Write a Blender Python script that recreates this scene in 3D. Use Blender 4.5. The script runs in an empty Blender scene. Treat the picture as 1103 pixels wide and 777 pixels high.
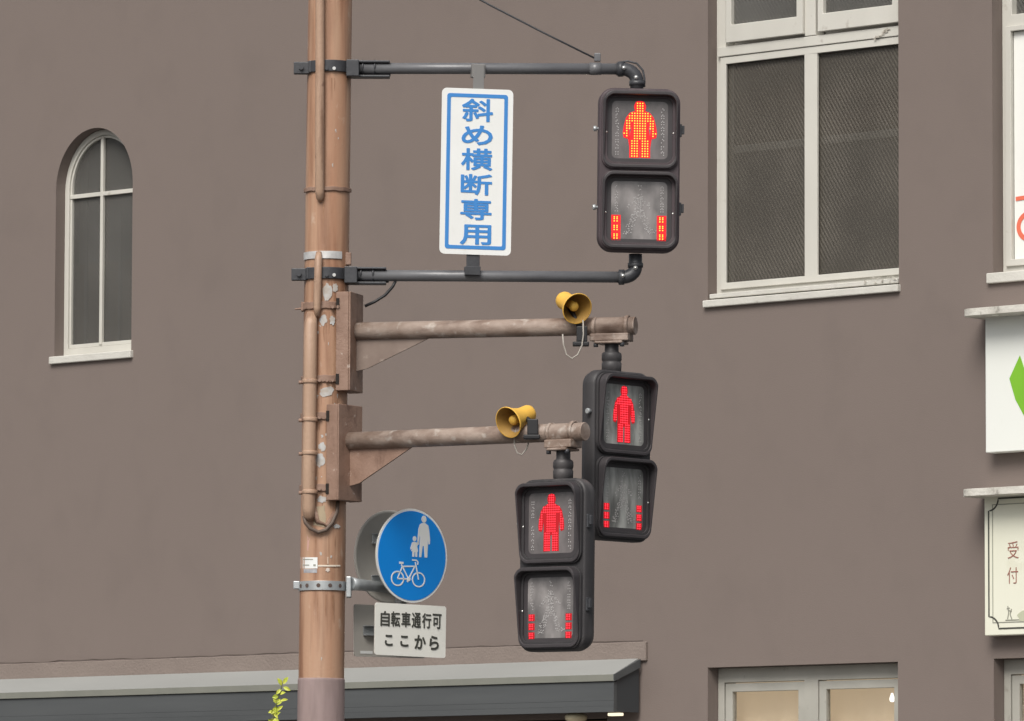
import bpy, bmesh, math, random
from mathutils import Vector, Matrix
from mathutils.geometry import tessellate_polygon
random.seed(7)
S = bpy.context.scene
COL = S.collection
rad = math.radians

# ------------------------------------------------------------------ camera
FPX, CX, CY = 6500.0, 551.5, 388.5            # focal length in photo pixels, photo centre
PITCH, ROLL = math.atan((972 - 388.5) / FPX), 0.0033
CAM = Vector((0, 0, 1.6))
fwd = Vector((0, math.cos(PITCH), math.sin(PITCH)))
r0, u0 = Vector((1, 0, 0)), Vector((0, -math.sin(PITCH), math.cos(PITCH)))
RIGHT = r0 * math.cos(ROLL) + u0 * math.sin(ROLL)
UP = u0 * math.cos(ROLL) - r0 * math.sin(ROLL)
cd = bpy.data.cameras.new('camera')
cam = bpy.data.objects.new('camera', cd); COL.objects.link(cam)
cd.sensor_width = 36.0; cd.lens = 36.0 * FPX / 1103.0
cd.clip_start = 0.5; cd.clip_end = 3000
M = Matrix((RIGHT, UP, -fwd)).transposed().to_4x4(); M.translation = CAM
cam.matrix_world = M
S.camera = cam

# ------------------------------------------------------------------ sky, sun, exposure
SUN_EL, SUN_AZ = rad(46), rad(199)            # azimuth clockwise from +Y: behind the camera, to its left
w = bpy.data.worlds.new('World'); S.world = w; w.use_nodes = True
nt = w.node_tree; nt.nodes.clear()
sky = nt.nodes.new('ShaderNodeTexSky'); sky.sky_type = 'NISHITA'; sky.sun_disc = False
sky.sun_elevation = SUN_EL; sky.sun_rotation = SUN_AZ
sky.air_density = 1.0; sky.dust_density = 4.0; sky.ozone_density = 1.0
hs = nt.nodes.new('ShaderNodeHueSaturation'); hs.inputs['Saturation'].default_value = 0.22   # overcast: grey sky
bg = nt.nodes.new('ShaderNodeBackground'); bg.inputs['Strength'].default_value = 0.085
ow = nt.nodes.new('ShaderNodeOutputWorld')
nt.links.new(sky.outputs[0], hs.inputs['Color']); nt.links.new(hs.outputs[0], bg.inputs[0]); nt.links.new(bg.outputs[0], ow.inputs[0])
sl = bpy.data.lights.new('sun', 'SUN'); sl.energy = 1.95; sl.angle = rad(30); sl.color = (1.0, 0.95, 0.88)
so = bpy.data.objects.new('sun', sl); COL.objects.link(so)
sdir = Vector((math.sin(SUN_AZ) * math.cos(SUN_EL), math.cos(SUN_AZ) * math.cos(SUN_EL), math.sin(SUN_EL)))
so.rotation_euler = sdir.to_track_quat('Z', 'Y').to_euler()
S.view_settings.view_transform = 'Standard'; S.view_settings.look = 'None'
S.view_settings.exposure = 0.42; S.view_settings.gamma = 1.0; S.view_settings.use_curve_mapping = False

# ------------------------------------------------------------------ measuring helpers (photo measurement -> metres)
def ray(px, py): return fwd * FPX + RIGHT * (px - CX) + UP * (CY - py)
def P(px, py, Y):                             # point on the upright plane y = Y
    d = ray(px, py); return CAM + d * ((Y - CAM.y) / d.y)
ALPHA = rad(42.3)                             # the facade turns this far out of the picture plane
WA = Vector((math.cos(ALPHA), -math.sin(ALPHA), 0))
WN = Vector((-math.sin(ALPHA), -math.cos(ALPHA), 0))
d_ = ray(CX, CY); W0 = CAM + d_ * (40.0 / d_.y); W0.z = 0
MW = Matrix((WA, -WN, Vector((0, 0, 1)))).transposed().to_4x4(); MW.translation = W0   # facade frame: x along, -y out, z up
def T(px, py, off=0.0):                       # (along, height) on the facade, off metres proud of it
    d = ray(px, py); q = W0 + WN * off
    X = CAM + d * ((q - CAM).dot(WN) / d.dot(WN))
    return ((X - W0).dot(WA), X.z)

# ------------------------------------------------------------------ materials
def mat(name, col, rough=0.6, metal=0.0, col2=None, scale=6.0, amount=0.5, stretch=(1, 1, 1), bump=0.0, bscale=60.0,
        spec=0.5, col4=None, s4=8.0, lo4=.55, hi4=.75, stretch4=(1, 1, 1), col3=None, s3=2.0, lo3=0.55, hi3=0.65, stretch3=(1, 1, 1), coat=0.0, detail=5.0):
    m = bpy.data.materials.new(name); m.use_nodes = True
    n = m.node_tree.nodes; l = m.node_tree.links
    b = n['Principled BSDF']
    b.inputs['Roughness'].default_value = rough; b.inputs['Metallic'].default_value = metal
    b.inputs['Specular IOR Level'].default_value = spec; b.inputs['Coat Weight'].default_value = coat
    b.inputs['Base Color'].default_value = (*col, 1)
    tc = n.new('ShaderNodeTexCoord')
    def noise(sc, st, det=detail):
        mp = n.new('ShaderNodeMapping'); mp.inputs['Scale'].default_value = st
        l.new(tc.outputs['Object'], mp.inputs[0])
        x = n.new('ShaderNodeTexNoise'); x.inputs['Scale'].default_value = sc; x.inputs['Detail'].default_value = det
        l.new(mp.outputs[0], x.inputs['Vector']); return x
    out = None
    if col2 is not None:
        x = noise(scale, stretch)
        r = n.new('ShaderNodeMapRange'); r.inputs[1].default_value = 0.5 - 0.25 / max(amount, .01) * 0.5; r.inputs[2].default_value = 0.5 + 0.25 / max(amount, .01) * 0.5
        l.new(x.outputs[0], r.inputs[0])
        mx = n.new('ShaderNodeMix'); mx.data_type = 'RGBA'
        mx.inputs[6].default_value = (*col, 1); mx.inputs[7].default_value = (*col2, 1)
        l.new(r.outputs[0], mx.inputs[0]); out = mx.outputs[2]
    if col3 is not None:
        x = noise(s3, stretch3, 8)
        r = n.new('ShaderNodeMapRange'); r.inputs[1].default_value = lo3; r.inputs[2].default_value = hi3
        l.new(x.outputs[0], r.inputs[0])
        mx = n.new('ShaderNodeMix'); mx.data_type = 'RGBA'; mx.inputs[7].default_value = (*col3, 1)
        if out: l.new(out, mx.inputs[6])
        else: mx.inputs[6].default_value = (*col, 1)
        l.new(r.outputs[0], mx.inputs[0]); out = mx.outputs[2]
    if col4 is not None:
        x = noise(s4, stretch4, 9)
        r = n.new('ShaderNodeMapRange'); r.inputs[1].default_value = lo4; r.inputs[2].default_value = hi4
        l.new(x.outputs[0], r.inputs[0])
        mx = n.new('ShaderNodeMix'); mx.data_type = 'RGBA'; mx.inputs[7].default_value = (*col4, 1)
        l.new(out, mx.inputs[6]); l.new(r.outputs[0], mx.inputs[0]); out = mx.outputs[2]
    if out: l.new(out, b.inputs['Base Color'])
    if bump:
        x = noise(bscale, (1, 1, 1), 4)
        bp = n.new('ShaderNodeBump'); bp.inputs['Strength'].default_value = bump; bp.inputs['Distance'].default_value = 0.01
        l.new(x.outputs[0], bp.inputs['Height']); l.new(bp.outputs[0], b.inputs['Normal'])
    return m
def emit(name, col, strength):
    m = bpy.data.materials.new(name); m.use_nodes = True
    b = m.node_tree.nodes['Principled BSDF']
    b.inputs['Base Color'].default_value = (0.02, 0.005, 0.005, 1)
    b.inputs['Emission Color'].default_value = (*col, 1); b.inputs['Emission Strength'].default_value = strength
    return m
def pattern_glass(name, col, rough, angle, scale, contrast, spec=0.4, blind=None):
    """dim patterned glass: fine ribs across the pane, dusty"""
    m = mat(name, col, rough=rough, spec=spec)
    n = m.node_tree.nodes; l = m.node_tree.links; b = n['Principled BSDF']
    tc = n.new('ShaderNodeTexCoord'); mp = n.new('ShaderNodeMapping')
    mp.inputs['Rotation'].default_value = (0, angle, 0)
    l.new(tc.outputs['Object'], mp.inputs[0])
    wv = n.new('ShaderNodeTexWave'); wv.bands_direction = 'X'; wv.inputs['Scale'].default_value = scale
    wv.inputs['Distortion'].default_value = 0.6; wv.inputs['Detail'].default_value = 2
    l.new(mp.outputs[0], wv.inputs['Vector'])
    ns = n.new('ShaderNodeTexNoise'); ns.inputs['Scale'].default_value = 1.6; ns.inputs['Detail'].default_value = 5
    l.new(tc.outputs['Object'], ns.inputs['Vector'])
    mr = n.new('ShaderNodeMapRange'); mr.inputs[1].default_value = 0.38; mr.inputs[2].default_value = 0.62
    l.new(ns.outputs[0], mr.inputs[0])
    mu = n.new('ShaderNodeMath'); mu.operation = 'MULTIPLY'; mr.inputs[3].default_value = 0.35
    l.new(wv.outputs[0], mu.inputs[0]); l.new(mr.outputs[0], mu.inputs[1])
    mx = n.new('ShaderNodeMix'); mx.data_type = 'RGBA'
    mx.inputs[6].default_value = (*col, 1); mx.inputs[7].default_value = (*[min(1, c * contrast) for c in col], 1)
    l.new(mu.outputs[0], mx.inputs[0]); l.new(mx.outputs[2], b.inputs['Base Color'])
    bp = n.new('ShaderNodeBump'); bp.inputs['Strength'].default_value = 0.3; bp.inputs['Distance'].default_value = 0.004
    l.new(wv.outputs[0], bp.inputs['Height']); l.new(bp.outputs[0], b.inputs['Normal'])
    return m

STUCCO = mat('stucco', (0.202, 0.166, 0.149), 0.9, col2=(0.190, 0.155, 0.139), scale=0.6, amount=0.35, bump=0.12, bscale=110, spec=0.2,
             col3=(0.181, 0.149, 0.134), s3=3.0, lo3=0.50, hi3=0.85, stretch3=(1, 1, .8))
BAND = mat('band_stucco', (0.255, 0.212, 0.187), 0.9, col2=(0.21, 0.172, 0.153), scale=3, amount=0.4, bump=0.5, bscale=60, spec=0.2)
WHITE = mat('window_white', (0.62, 0.605, 0.55), 0.55, col2=(0.54, 0.525, 0.475), scale=3, amount=0.6, stretch=(1, 1, .4),
            col3=(0.42, 0.39, 0.34), s3=9, lo3=0.66, hi3=0.76, bump=0.08)
SILL = mat('sill_white', (0.64, 0.625, 0.575), 0.7, col2=(0.53, 0.515, 0.47), scale=7, amount=0.5, col3=(0.40, 0.37, 0.33), s3=14, lo3=0.66, hi3=0.74, bump=0.3)
WHITE2 = mat('window_grey_white', (0.43, 0.42, 0.375), 0.6, col2=(0.36, 0.35, 0.31), scale=4, amount=0.6, col3=(0.25, 0.235, 0.205), s3=9, lo3=0.64, hi3=0.76, bump=0.1)
GLASS = pattern_glass('ribbed_glass', (0.078, 0.071, 0.060), 0.40, rad(32), 13, 2.7, 0.3)
GLASS_PLAIN = pattern_glass('dusty_glass', (0.095, 0.092, 0.085), 0.32, rad(32), 13, 2.0, 0.4)
for _m, _t in ((GLASS, .42), (GLASS_PLAIN, .42)):       # half clear: what stands behind the pane shows dimly
    _n = _m.node_tree.nodes; _l = _m.node_tree.links
    _x = _n.new('ShaderNodeMixShader'); _tr = _n.new('ShaderNodeBsdfTransparent'); _x.inputs[0].default_value = _t
    _l.new(_n['Principled BSDF'].outputs[0], _x.inputs[1]); _l.new(_tr.outputs[0], _x.inputs[2]); _l.new(_x.outputs[0], _n['Material Output'].inputs[0])
BACK_GREY = mat('grey_backing', (0.27, 0.25, 0.225), 0.9, col2=(0.20, 0.185, 0.165), scale=1.6, amount=.6)  # grey panel behind panes, its tone stands in for soft reflections
BACK_BROWN = mat('brown_backing', (0.25, 0.185, 0.125), 0.9, col2=(0.16, 0.115, 0.08), scale=1.4, amount=.6)  # brown panel behind panes, reflected tone put into its colour
RAILM = mat('rail', (0.62, 0.60, 0.55), 0.6)
CLEAR = bpy.data.materials.new('clear_glass'); CLEAR.use_nodes = True
_b = CLEAR.node_tree.nodes['Principled BSDF']; _b.inputs['Transmission Weight'].default_value = 1.0; _b.inputs['Roughness'].default_value = 0.03; _b.inputs['IOR'].default_value = 1.12
CURTAIN = mat('curtain', (0.60, 0.50, 0.36), 0.8, col2=(0.52, 0.42, 0.30), scale=5, amount=0.4, stretch=(1, 1, .1))
_b = CURTAIN.node_tree.nodes['Principled BSDF']; _b.inputs['Emission Color'].default_value = (0.80, 0.62, 0.41, 1); _b.inputs['Emission Strength'].default_value = 0.40  # warm room light put into the cloth as emission
ROOF = mat('awning_sheet', (0.36, 0.37, 0.36), 0.45, 0.1, col2=(0.30, 0.31, 0.30), scale=2, amount=0.4, stretch=(.4, 1, 1))
ROOFEDGE = mat('awning_edge', (0.22, 0.22, 0.19), 0.6, col2=(0.18, 0.185, 0.16), scale=4, amount=0.5)
FASCIA = mat('awning_fascia', (0.088, 0.094, 0.097), 0.55, col2=(0.066, 0.071, 0.074), scale=3, amount=0.5, stretch=(.3, 1, 3))
FASCIA2 = mat('awning_end', (0.045, 0.050, 0.055), 0.55)
DARK = mat('dark_room', (0.03, 0.022, 0.018), 0.8)
WOOD = mat('shop_wood', (0.20, 0.12, 0.075), 0.6, col2=(0.12, 0.07, 0.045), scale=6, amount=0.6, stretch=(1, 1, .2))
SIGNW = mat('sign_white', (0.82, 0.84, 0.80), 0.45, col2=(0.78, 0.80, 0.75), scale=2, amount=0.4, col3=(0.62, 0.62, 0.56), s3=5, lo3=0.64, hi3=0.8, stretch3=(1, 1, .3))
SIGNC = mat('sign_cream', (0.80, 0.80, 0.68), 0.5, col2=(0.74, 0.74, 0.61), scale=2.2, amount=0.5, col3=(0.62, 0.60, 0.46), s3=3, lo3=0.60, hi3=0.8)
LEDGE = mat('ledge_plaster', (0.72, 0.70, 0.64), 0.8, col2=(0.50, 0.48, 0.43), scale=9, amount=0.5, bump=0.6, bscale=40, col3=(0.25, 0.23, 0.2), s3=12, lo3=0.62, hi3=0.72)
GREEN = mat('leaf_green', (0.22, 0.52, 0.03), 0.5, col2=(0.18, 0.45, 0.03), scale=4)
INK = mat('ink_dark', (0.06, 0.06, 0.05), 0.7)
INKRED = mat('ink_red', (0.32, 0.13, 0.10), 0.7)
INKGREY = mat('ink_grey', (0.30, 0.30, 0.25), 0.7)
INKPALE = mat('ink_pale', (0.50, 0.52, 0.38), 0.7)
ORANGE = mat('letter_orange', (0.78, 0.17, 0.10), 0.6)
PAPER = mat('poster_paper', (0.86, 0.86, 0.82), 0.6, col2=(0.82, 0.82, 0.78), scale=2)
RUST = mat('brown_pole_paint', (0.475, 0.305, 0.205), 0.5, col4=(0.235, 0.115, 0.065), s4=7, lo4=.46, hi4=.72, stretch4=(3, 3, .22), col2=(0.41, 0.215, 0.13), scale=7, amount=0.6, stretch=(2.6, 2.6, .16), spec=0.45,
           col3=(0.55, 0.40, 0.30), s3=16, lo3=0.66, hi3=0.74, stretch3=(1, 1, .5), bump=0.12, bscale=70)
RUST2 = mat('brown_conduit_paint', (0.49, 0.335, 0.235), 0.5, col4=(0.20, 0.11, 0.07), s4=12, lo4=.52, hi4=.74, stretch4=(2, 2, .3), col2=(0.36, 0.225, 0.155), scale=9, amount=0.5, stretch=(2, 2, .2), bump=0.15, bscale=60,
            col3=(0.24, 0.14, 0.10), s3=22, lo3=0.64, hi3=0.72)
RUST3 = mat('brown_bracket_paint', (0.31, 0.20, 0.15), 0.6, col4=(0.15, 0.085, 0.06), s4=13, lo4=.56, hi4=.74, stretch4=(1.5, 1.5, .4), col2=(0.23, 0.14, 0.10), scale=14, amount=0.6, bump=0.2, bscale=80,
            col3=(0.52, 0.42, 0.36), s3=26, lo3=0.66, hi3=0.74)
ARMP = mat('faded_arm_paint', (0.36, 0.285, 0.24), 0.6, col4=(0.13, 0.085, 0.065), s4=11, lo4=.53, hi4=.72, stretch4=(.4, 1, 1.4), col2=(0.22, 0.155, 0.12), scale=16, amount=0.9, bump=0.2, bscale=70, stretch=(.5, 1, 1),
           col3=(0.50, 0.44, 0.39), s3=24, lo3=0.57, hi3=0.74)
MAUVE = mat('base_paint', (0.34, 0.255, 0.238), 0.65, col4=(.23, .17, .16), s4=9, lo4=.5, hi4=.75, stretch4=(2, 2, .3), col2=(0.285, 0.212, 0.205), scale=7, amount=0.5, stretch=(2, 2, .2), bump=0.1)
CHIP = mat('bare_patch', (0.54, 0.555, 0.56), 0.6, col2=(0.42, 0.36, 0.30), scale=34, amount=0.6)
PUTTY = mat('putty', (0.45, 0.36, 0.24), 0.7, col2=(0.36, 0.29, 0.2), scale=20, amount=0.6)
PINK = mat('pink_patch', (0.55, 0.33, 0.28), 0.6)
STEEL = mat('galvanised', (0.52, 0.55, 0.56), 0.42, 0.55, col2=(0.42, 0.44, 0.45), scale=25, amount=0.7)
BRIGHT = mat('bright_band', (0.80, 0.79, 0.78), 0.35, 0.5, col2=(0.6, 0.58, 0.56), scale=30, amount=0.7)
DARKSTEEL = mat('dark_steel', (0.062, 0.064, 0.070), 0.42, 0.1, col2=(0.045, 0.046, 0.052), scale=18, amount=0.6, bump=0.1)
ARMB = mat('charcoal_arm', (0.165, 0.167, 0.175), 0.36, 0.1, col2=(0.12, 0.121, 0.13), scale=20, amount=0.6, bump=0.06, stretch=(.3, 1, 1))
BOLT = mat('bolt', (0.7, 0.7, 0.68), 0.3, 0.8)
BLACK = mat('black_rubber', (0.015, 0.015, 0.017), 0.5)
HOUSE = mat('signal_charcoal', (0.050, 0.047, 0.049), 0.5, col2=(0.038, 0.036, 0.038), scale=8, amount=0.5, bump=0.05, bscale=120, spec=0.4,
            col3=(0.095, 0.088, 0.088), s3=9, lo3=0.52, hi3=0.74, stretch3=(1, 1, .3))
HOUSE_T = mat('signal_faded_brown', (0.078, 0.058, 0.064), 0.55, col2=(0.060, 0.045, 0.050), scale=8, amount=0.5, bump=0.05, bscale=120, spec=0.45, col3=(0.12, 0.098, 0.100), s3=9, lo3=0.52, hi3=0.74, stretch3=(1, 1, .3))
HOODM = mat('signal_hood', (0.044, 0.039, 0.042), 0.5, col2=(0.056, 0.050, 0.053), scale=10, amount=0.5, spec=0.45)
LENS = mat('lens_screen', (0.20, 0.178, 0.178), 0.26, col2=(0.075, 0.070, 0.070), scale=6, amount=0.8, stretch=(1.3, 1, .7), spec=0.6, bump=0.05, bscale=200, coat=0.3)  # mottled tones stand in for reflections on the cover
LENS2 = mat('lens_screen_dust_sky', (0.40, 0.405, 0.385), 0.34, col2=(0.11, 0.11, 0.104), scale=11, amount=0.8, stretch=(2.0, 1, .5), spec=0.5, bump=0.05, bscale=200)  # dust, with the sky reflection put into the pale mottling
LENS3 = mat('lens_screen_pale', (0.30, 0.28, 0.275), 0.26, col2=(0.085, 0.080, 0.080), scale=7, amount=0.9, stretch=(1.3, 1, .7), spec=0.6, bump=0.05, bscale=200, coat=0.3)  # lower lenses: paler mottling, reflections put into the colour
UNLIT = mat('unlit_led', (0.44, 0.425, 0.42), 0.3)
LED_OR = emit('led_orange', (1.0, 0.22, 0.02), 4.0)
LED_OR_GLOW = emit('led_orange_glow', (1.0, 0.006, 0.014), 0.85)  # red bloom around the amber dots, painted as emission
LED_RED = emit('led_red', (1.0, 0.034, 0.056), 1.7)
LED_RED_GLOW = emit('led_red_glow', (1.0, 0.003, 0.014), 0.42)  # bloom between the red dots, painted as emission
HORN = mat('horn_yellow', (0.88, 0.52, 0.085), 0.6, col2=(0.78, 0.44, 0.07), scale=10, amount=0.5, col3=(0.4, 0.24, 0.08), s3=14, lo3=0.62, hi3=0.75)
HORNIN = mat('horn_inside', (0.42, 0.25, 0.06), 0.5, col2=(0.30, 0.17, 0.045), scale=14, amount=0.6)
CABLEG = mat('grey_cable', (0.40, 0.37, 0.33), 0.6)
BLUE = mat('sign_blue', (0.002, 0.25, 0.76), 0.4, col2=(0.002, 0.235, 0.73), scale=3, amount=0.3, spec=0.4)
BLUEINK = mat('ink_blue', (0.045, 0.235, 0.60), 0.5)
REFW = mat('sign_reflective_white', (0.83, 0.845, 0.835), 0.45, col2=(0.77, 0.78, 0.76), scale=5, amount=.5, col3=(0.66, 0.66, 0.62), s3=9, lo3=.62, hi3=.8, stretch3=(1, 1, .3))
ALUBACK = mat('sign_back', (0.47, 0.45, 0.41), 0.5, 0.0, col2=(0.40, 0.38, 0.345), scale=6, amount=0.5)
LAMPGLOW = emit('lamp_glow', (1.0, 0.86, 0.62), 1.0)
ASPH = mat('asphalt', (0.055, 0.055, 0.056), 0.9, col2=(0.04, 0.04, 0.042), scale=3, bump=0.4, bscale=120)
PAVE = mat('paving', (0.32, 0.30, 0.28), 0.85, col2=(0.26, 0.245, 0.23), scale=4, bump=0.3, bscale=80)
LEAFM = mat('young_leaf', (0.36, 0.44, 0.035), 0.5, col2=(0.60, 0.60, 0.10), scale=40, amount=0.7)
STEMM = mat('stem', (0.10, 0.11, 0.03), 0.7)

# ------------------------------------------------------------------ mesh helpers
class MB:
    def __init__(s): s.b = bmesh.new()
    def box(s, x0, x1, y0, y1, z0, z1, m=None):
        c = [Vector(v) for v in ((x0, y0, z0), (x1, y0, z0), (x1, y1, z0), (x0, y1, z0), (x0, y0, z1), (x1, y0, z1), (x1, y1, z1), (x0, y1, z1))]
        if m: c = [m @ v for v in c]
        v = [s.b.verts.new(q) for q in c]
        for f in ((3, 2, 1, 0), (4, 5, 6, 7), (0, 1, 5, 4), (1, 2, 6, 5), (2, 3, 7, 6), (3, 0, 4, 7)): s.b.faces.new([v[i] for i in f])
        return s
    def tube(s, pts, r, seg=20, cap=True, smooth=True):
        pts = [Vector(p) for p in pts]; n = len(pts)
        rs = r if isinstance(r, (list, tuple)) else [r] * n
        tang = []
        for i in range(n):
            t = (pts[min(i + 1, n - 1)] - pts[max(i - 1, 0)]).normalized(); tang.append(t)
        ref = Vector((0, 1, 0)) if abs(tang[0].y) < 0.9 else Vector((1, 0, 0))
        u = tang[0].cross(ref).normalized(); rings = []
        for i in range(n):
            u = (u - tang[i] * u.dot(tang[i])).normalized(); v = tang[i].cross(u)
            rings.append([s.b.verts.new(pts[i] + (u * math.cos(2 * math.pi * k / seg) + v * math.sin(2 * math.pi * k / seg)) * rs[i]) for k in range(seg)])
        for i in range(n - 1):
            for k in range(seg):
                f = s.b.faces.new((rings[i][k], rings[i][(k + 1) % seg], rings[i + 1][(k + 1) % seg], rings[i + 1][k])); f.smooth = smooth
        if cap:
            s.b.faces.new(rings[0][::-1]); s.b.faces.new(rings[-1])
        return s
    def lathe(s, prof, m, seg=32):                # prof: (radius, along) about local z of m
        rings = []
        for r, z in prof:
            rings.append([s.b.verts.new(m @ Vector((max(r, 1e-5) * math.cos(2 * math.pi * k / seg), max(r, 1e-5) * math.sin(2 * math.pi * k / seg), z))) for k in range(seg)])
        for i in range(len(rings) - 1):
            for k in range(seg):
                f = s.b.faces.new((rings[i][k], rings[i][(k + 1) % seg], rings[i + 1][(k + 1) % seg], rings[i + 1][k])); f.smooth = True
        return s
    def flat(s, loops, y=0.0, depth=0.01, m=None):
        """filled outline with holes in (x, z), front face at y (towards -y), going depth back"""
        vv = [[Vector((a, b, 0)) for a, b in lp] for lp in loops]
        tris = tessellate_polygon(vv)
        fl = [p for lp in vv for p in lp]
        tr = (lambda q: m @ q) if m else (lambda q: q)
        F = [s.b.verts.new(tr(Vector((p.x, y, p.y)))) for p in fl]
        B = [s.b.verts.new(tr(Vector((p.x, y + depth, p.y)))) for p in fl]
        for t in tris:
            a, b, c = (fl[i] for i in t)
            cr = (b - a).cross(c - a).z
            if abs(cr) < 1e-12: continue
            t = t if cr > 0 else t[::-1]
            try:
                s.b.faces.new([F[i] for i in t]); s.b.faces.new([B[i] for i in t[::-1]])
            except ValueError: pass
        o = 0
        for li, lp in enumerate(vv):
            n = len(lp)
            for i in range(n):
                j = (i + 1) % n
                try: s.b.faces.new((F[o + i], B[o + i], B[o + j], F[o + j]))
                except ValueError: pass
            o += n
        return s
    def ribbon(s, pts, wd, y=0.0, depth=0.002, closed=False):
        n = len(pts); L = []; R = []
        for i in range(n):
            p0 = Vector(pts[(i - 1) % n] if closed else pts[max(i - 1, 0)]); p1 = Vector(pts[(i + 1) % n] if closed else pts[min(i + 1, n - 1)])
            t = (p1 - p0).normalized(); q = Vector((-t.y, t.x)); p = Vector(pts[i])
            L.append(p + q * wd / 2); R.append(p - q * wd / 2)
        if closed:
            return s.flat([[(p.x, p.y) for p in (L if wd < 0 else R)], [(p.x, p.y) for p in (R if wd < 0 else L)]], y, depth)
        return s.flat([[(p.x, p.y) for p in L] + [(p.x, p.y) for p in reversed(R)]], y, depth)
    def text(s, body, x0, x1, z0, z1, y, depth=0.002, fat=0.0, m=None):
        if fat > 0:                            # rounded bold: the thin outline shifted round a small circle, each copy a hair further forward
            k_ = 10; x0 += fat; x1 -= fat; z0 += fat; z1 -= fat
            for k in range(k_):
                dx, dz = fat * math.cos(2 * math.pi * k / k_), fat * math.sin(2 * math.pi * k / k_)
                s.text(body, x0 + dx, x1 + dx, z0 + dz, z1 + dz, y - .00006 * (k + 1), depth, 0.0, m)
        c = bpy.data.curves.new('t', 'FONT'); c.body = body; c.offset = min(fat, 0); c.resolution_u = 3
        o = bpy.data.objects.new('t', c)
        me = bpy.data.meshes.new_from_object(o); bpy.data.objects.remove(o); bpy.data.curves.remove(c)
        xs = [v.co.x for v in me.vertices]; ys = [v.co.y for v in me.vertices]
        ax, bx, ay, by = min(xs), max(xs), min(ys), max(ys)
        vs = []
        for v in me.vertices:
            q = Vector((x0 + (v.co.x - ax) / (bx - ax) * (x1 - x0), y, z0 + (v.co.y - ay) / (by - ay) * (z1 - z0)))
            vs.append(s.b.verts.new(m @ q if m else q))
        nf = []
        for p in me.polygons:
            try: nf.append(s.b.faces.new([vs[i] for i in p.vertices]))
            except ValueError: pass
        for f in nf:
            f.normal_update()
        r = bmesh.ops.extrude_face_region(s.b, geom=nf)
        dv = Vector((0, depth, 0))
        if m: dv = m.to_3x3() @ dv
        for g in r['geom']:
            if isinstance(g, bmesh.types.BMVert): g.co += dv
        bpy.data.meshes.remove(me)
        return s
    def disc(s, x, z, r, y, depth=0.003, seg=8):
        return s.flat([[(x + r * math.cos(2 * math.pi * k / seg), z + r * math.sin(2 * math.pi * k / seg)) for k in range(seg)]], y, depth)
    def build(s, name, m, parent=None, bevel=0.0, segs=2):
        bmesh.ops.recalc_face_normals(s.b, faces=s.b.faces)
        me = bpy.data.meshes.new(name); s.b.to_mesh(me); s.b.free()
        me.materials.append(m)
        o = bpy.data.objects.new(name, me); COL.objects.link(o)
        if parent: o.parent = parent
        if bevel:
            bv = o.modifiers.new('bevel', 'BEVEL'); bv.width = bevel; bv.segments = segs; bv.limit_method = 'ANGLE'; bv.angle_limit = rad(40)
        return o
def rrect(w, h, r, n=6, cx=0.0, cz=0.0):
    out = []
    for (sx, sz, a0) in ((1, 1, 0), (-1, 1, 90), (-1, -1, 180), (1, -1, 270)):
        for i in range(n + 1):
            a = rad(a0 + 90 * i / n)
            out.append((cx + sx * (w / 2 - r) + r * math.cos(a), cz + sz * (h / 2 - r) + r * math.sin(a)))
    return out
def circ(r, n=48, cx=0.0, cz=0.0, rz=None):
    rz = rz or r
    return [(cx + r * math.cos(2 * math.pi * k / n), cz + rz * math.sin(2 * math.pi * k / n)) for k in range(n)]
def rect(x0, x1, z0, z1): return [(x0, z0), (x1, z0), (x1, z1), (x0, z1)]
def empty(name, mw, label=None, cat=None, group=None):
    o = bpy.data.objects.new(name, None); COL.objects.link(o); o.empty_display_size = 0.1
    o.matrix_world = mw
    tag(o, label, cat, group); return o
def tag(o, label=None, cat=None, group=None, kind=None):
    for k, v in (('label', label), ('category', cat), ('group', group), ('kind', kind)):
        if v: o[k] = v
    return o
def loc(v): return Matrix.Translation(Vector(v))

# ------------------------------------------------------------------ the ground
g = MB(); g.box(-1500, 1500, -1500, 1500, -0.5, 0.0); tag(g.build('ground', ASPH), kind='structure')
pv = MB(); pv.box(-20, 9, -3.4, -0.001, 0.0, 0.13, MW); o = pv.build('pavement_by_building', PAVE, bevel=0.02); tag(o, kind='structure')
pv = MB(); pv.box(-3.2, 2.0, 25.0, 28.6, 0.0, 0.13); o = pv.build('pavement_corner', PAVE, bevel=0.02); tag(o, kind='structure')

# ------------------------------------------------------------------ the building
bld = empty('brown_building', MW, 'brown stucco building with white framed windows behind the signal pole', 'building')
TH = 0.28
A_T0, A_T1, A_Z0, A_ZT = -4.425, -3.637, 5.47, 7.09          # arched opening
ar = (A_T1 - A_T0) / 2; ac = (A_T0 + A_T1) / 2; azs = A_ZT - ar * 1.06
def arch(x0, x1, z0, zs, rise, n=28):
    c = (x0 + x1) / 2; r = (x1 - x0) / 2
    return [(x0, z0), (x1, z0)] + [(c + r * math.cos(math.pi * k / n), zs + rise * math.sin(math.pi * k / n)) for k in range(n + 1)]
R_T0, R_T1, R_Z0, R_Z1 = 1.711, 3.291, 5.478, 8.25            # tall window
U_T0, U_T1, U_Z0, U_Z1 = T(1069, 150)[0], T(1069, 150)[0] + 1.58, T(1075, 300)[1] + .03, 8.25   # window with the poster
L_T0, L_T1, L_Z0, L_Z1 = 1.712, 3.275, 1.55, 3.108
K_T0, K_T1 = T(1070.5, 740)[0], T(1070.5, 740)[0] + 1.56
SH_T0, SH_T1, SH_Z1 = -9.0, 0.85, 2.80
wall = MB()
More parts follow.
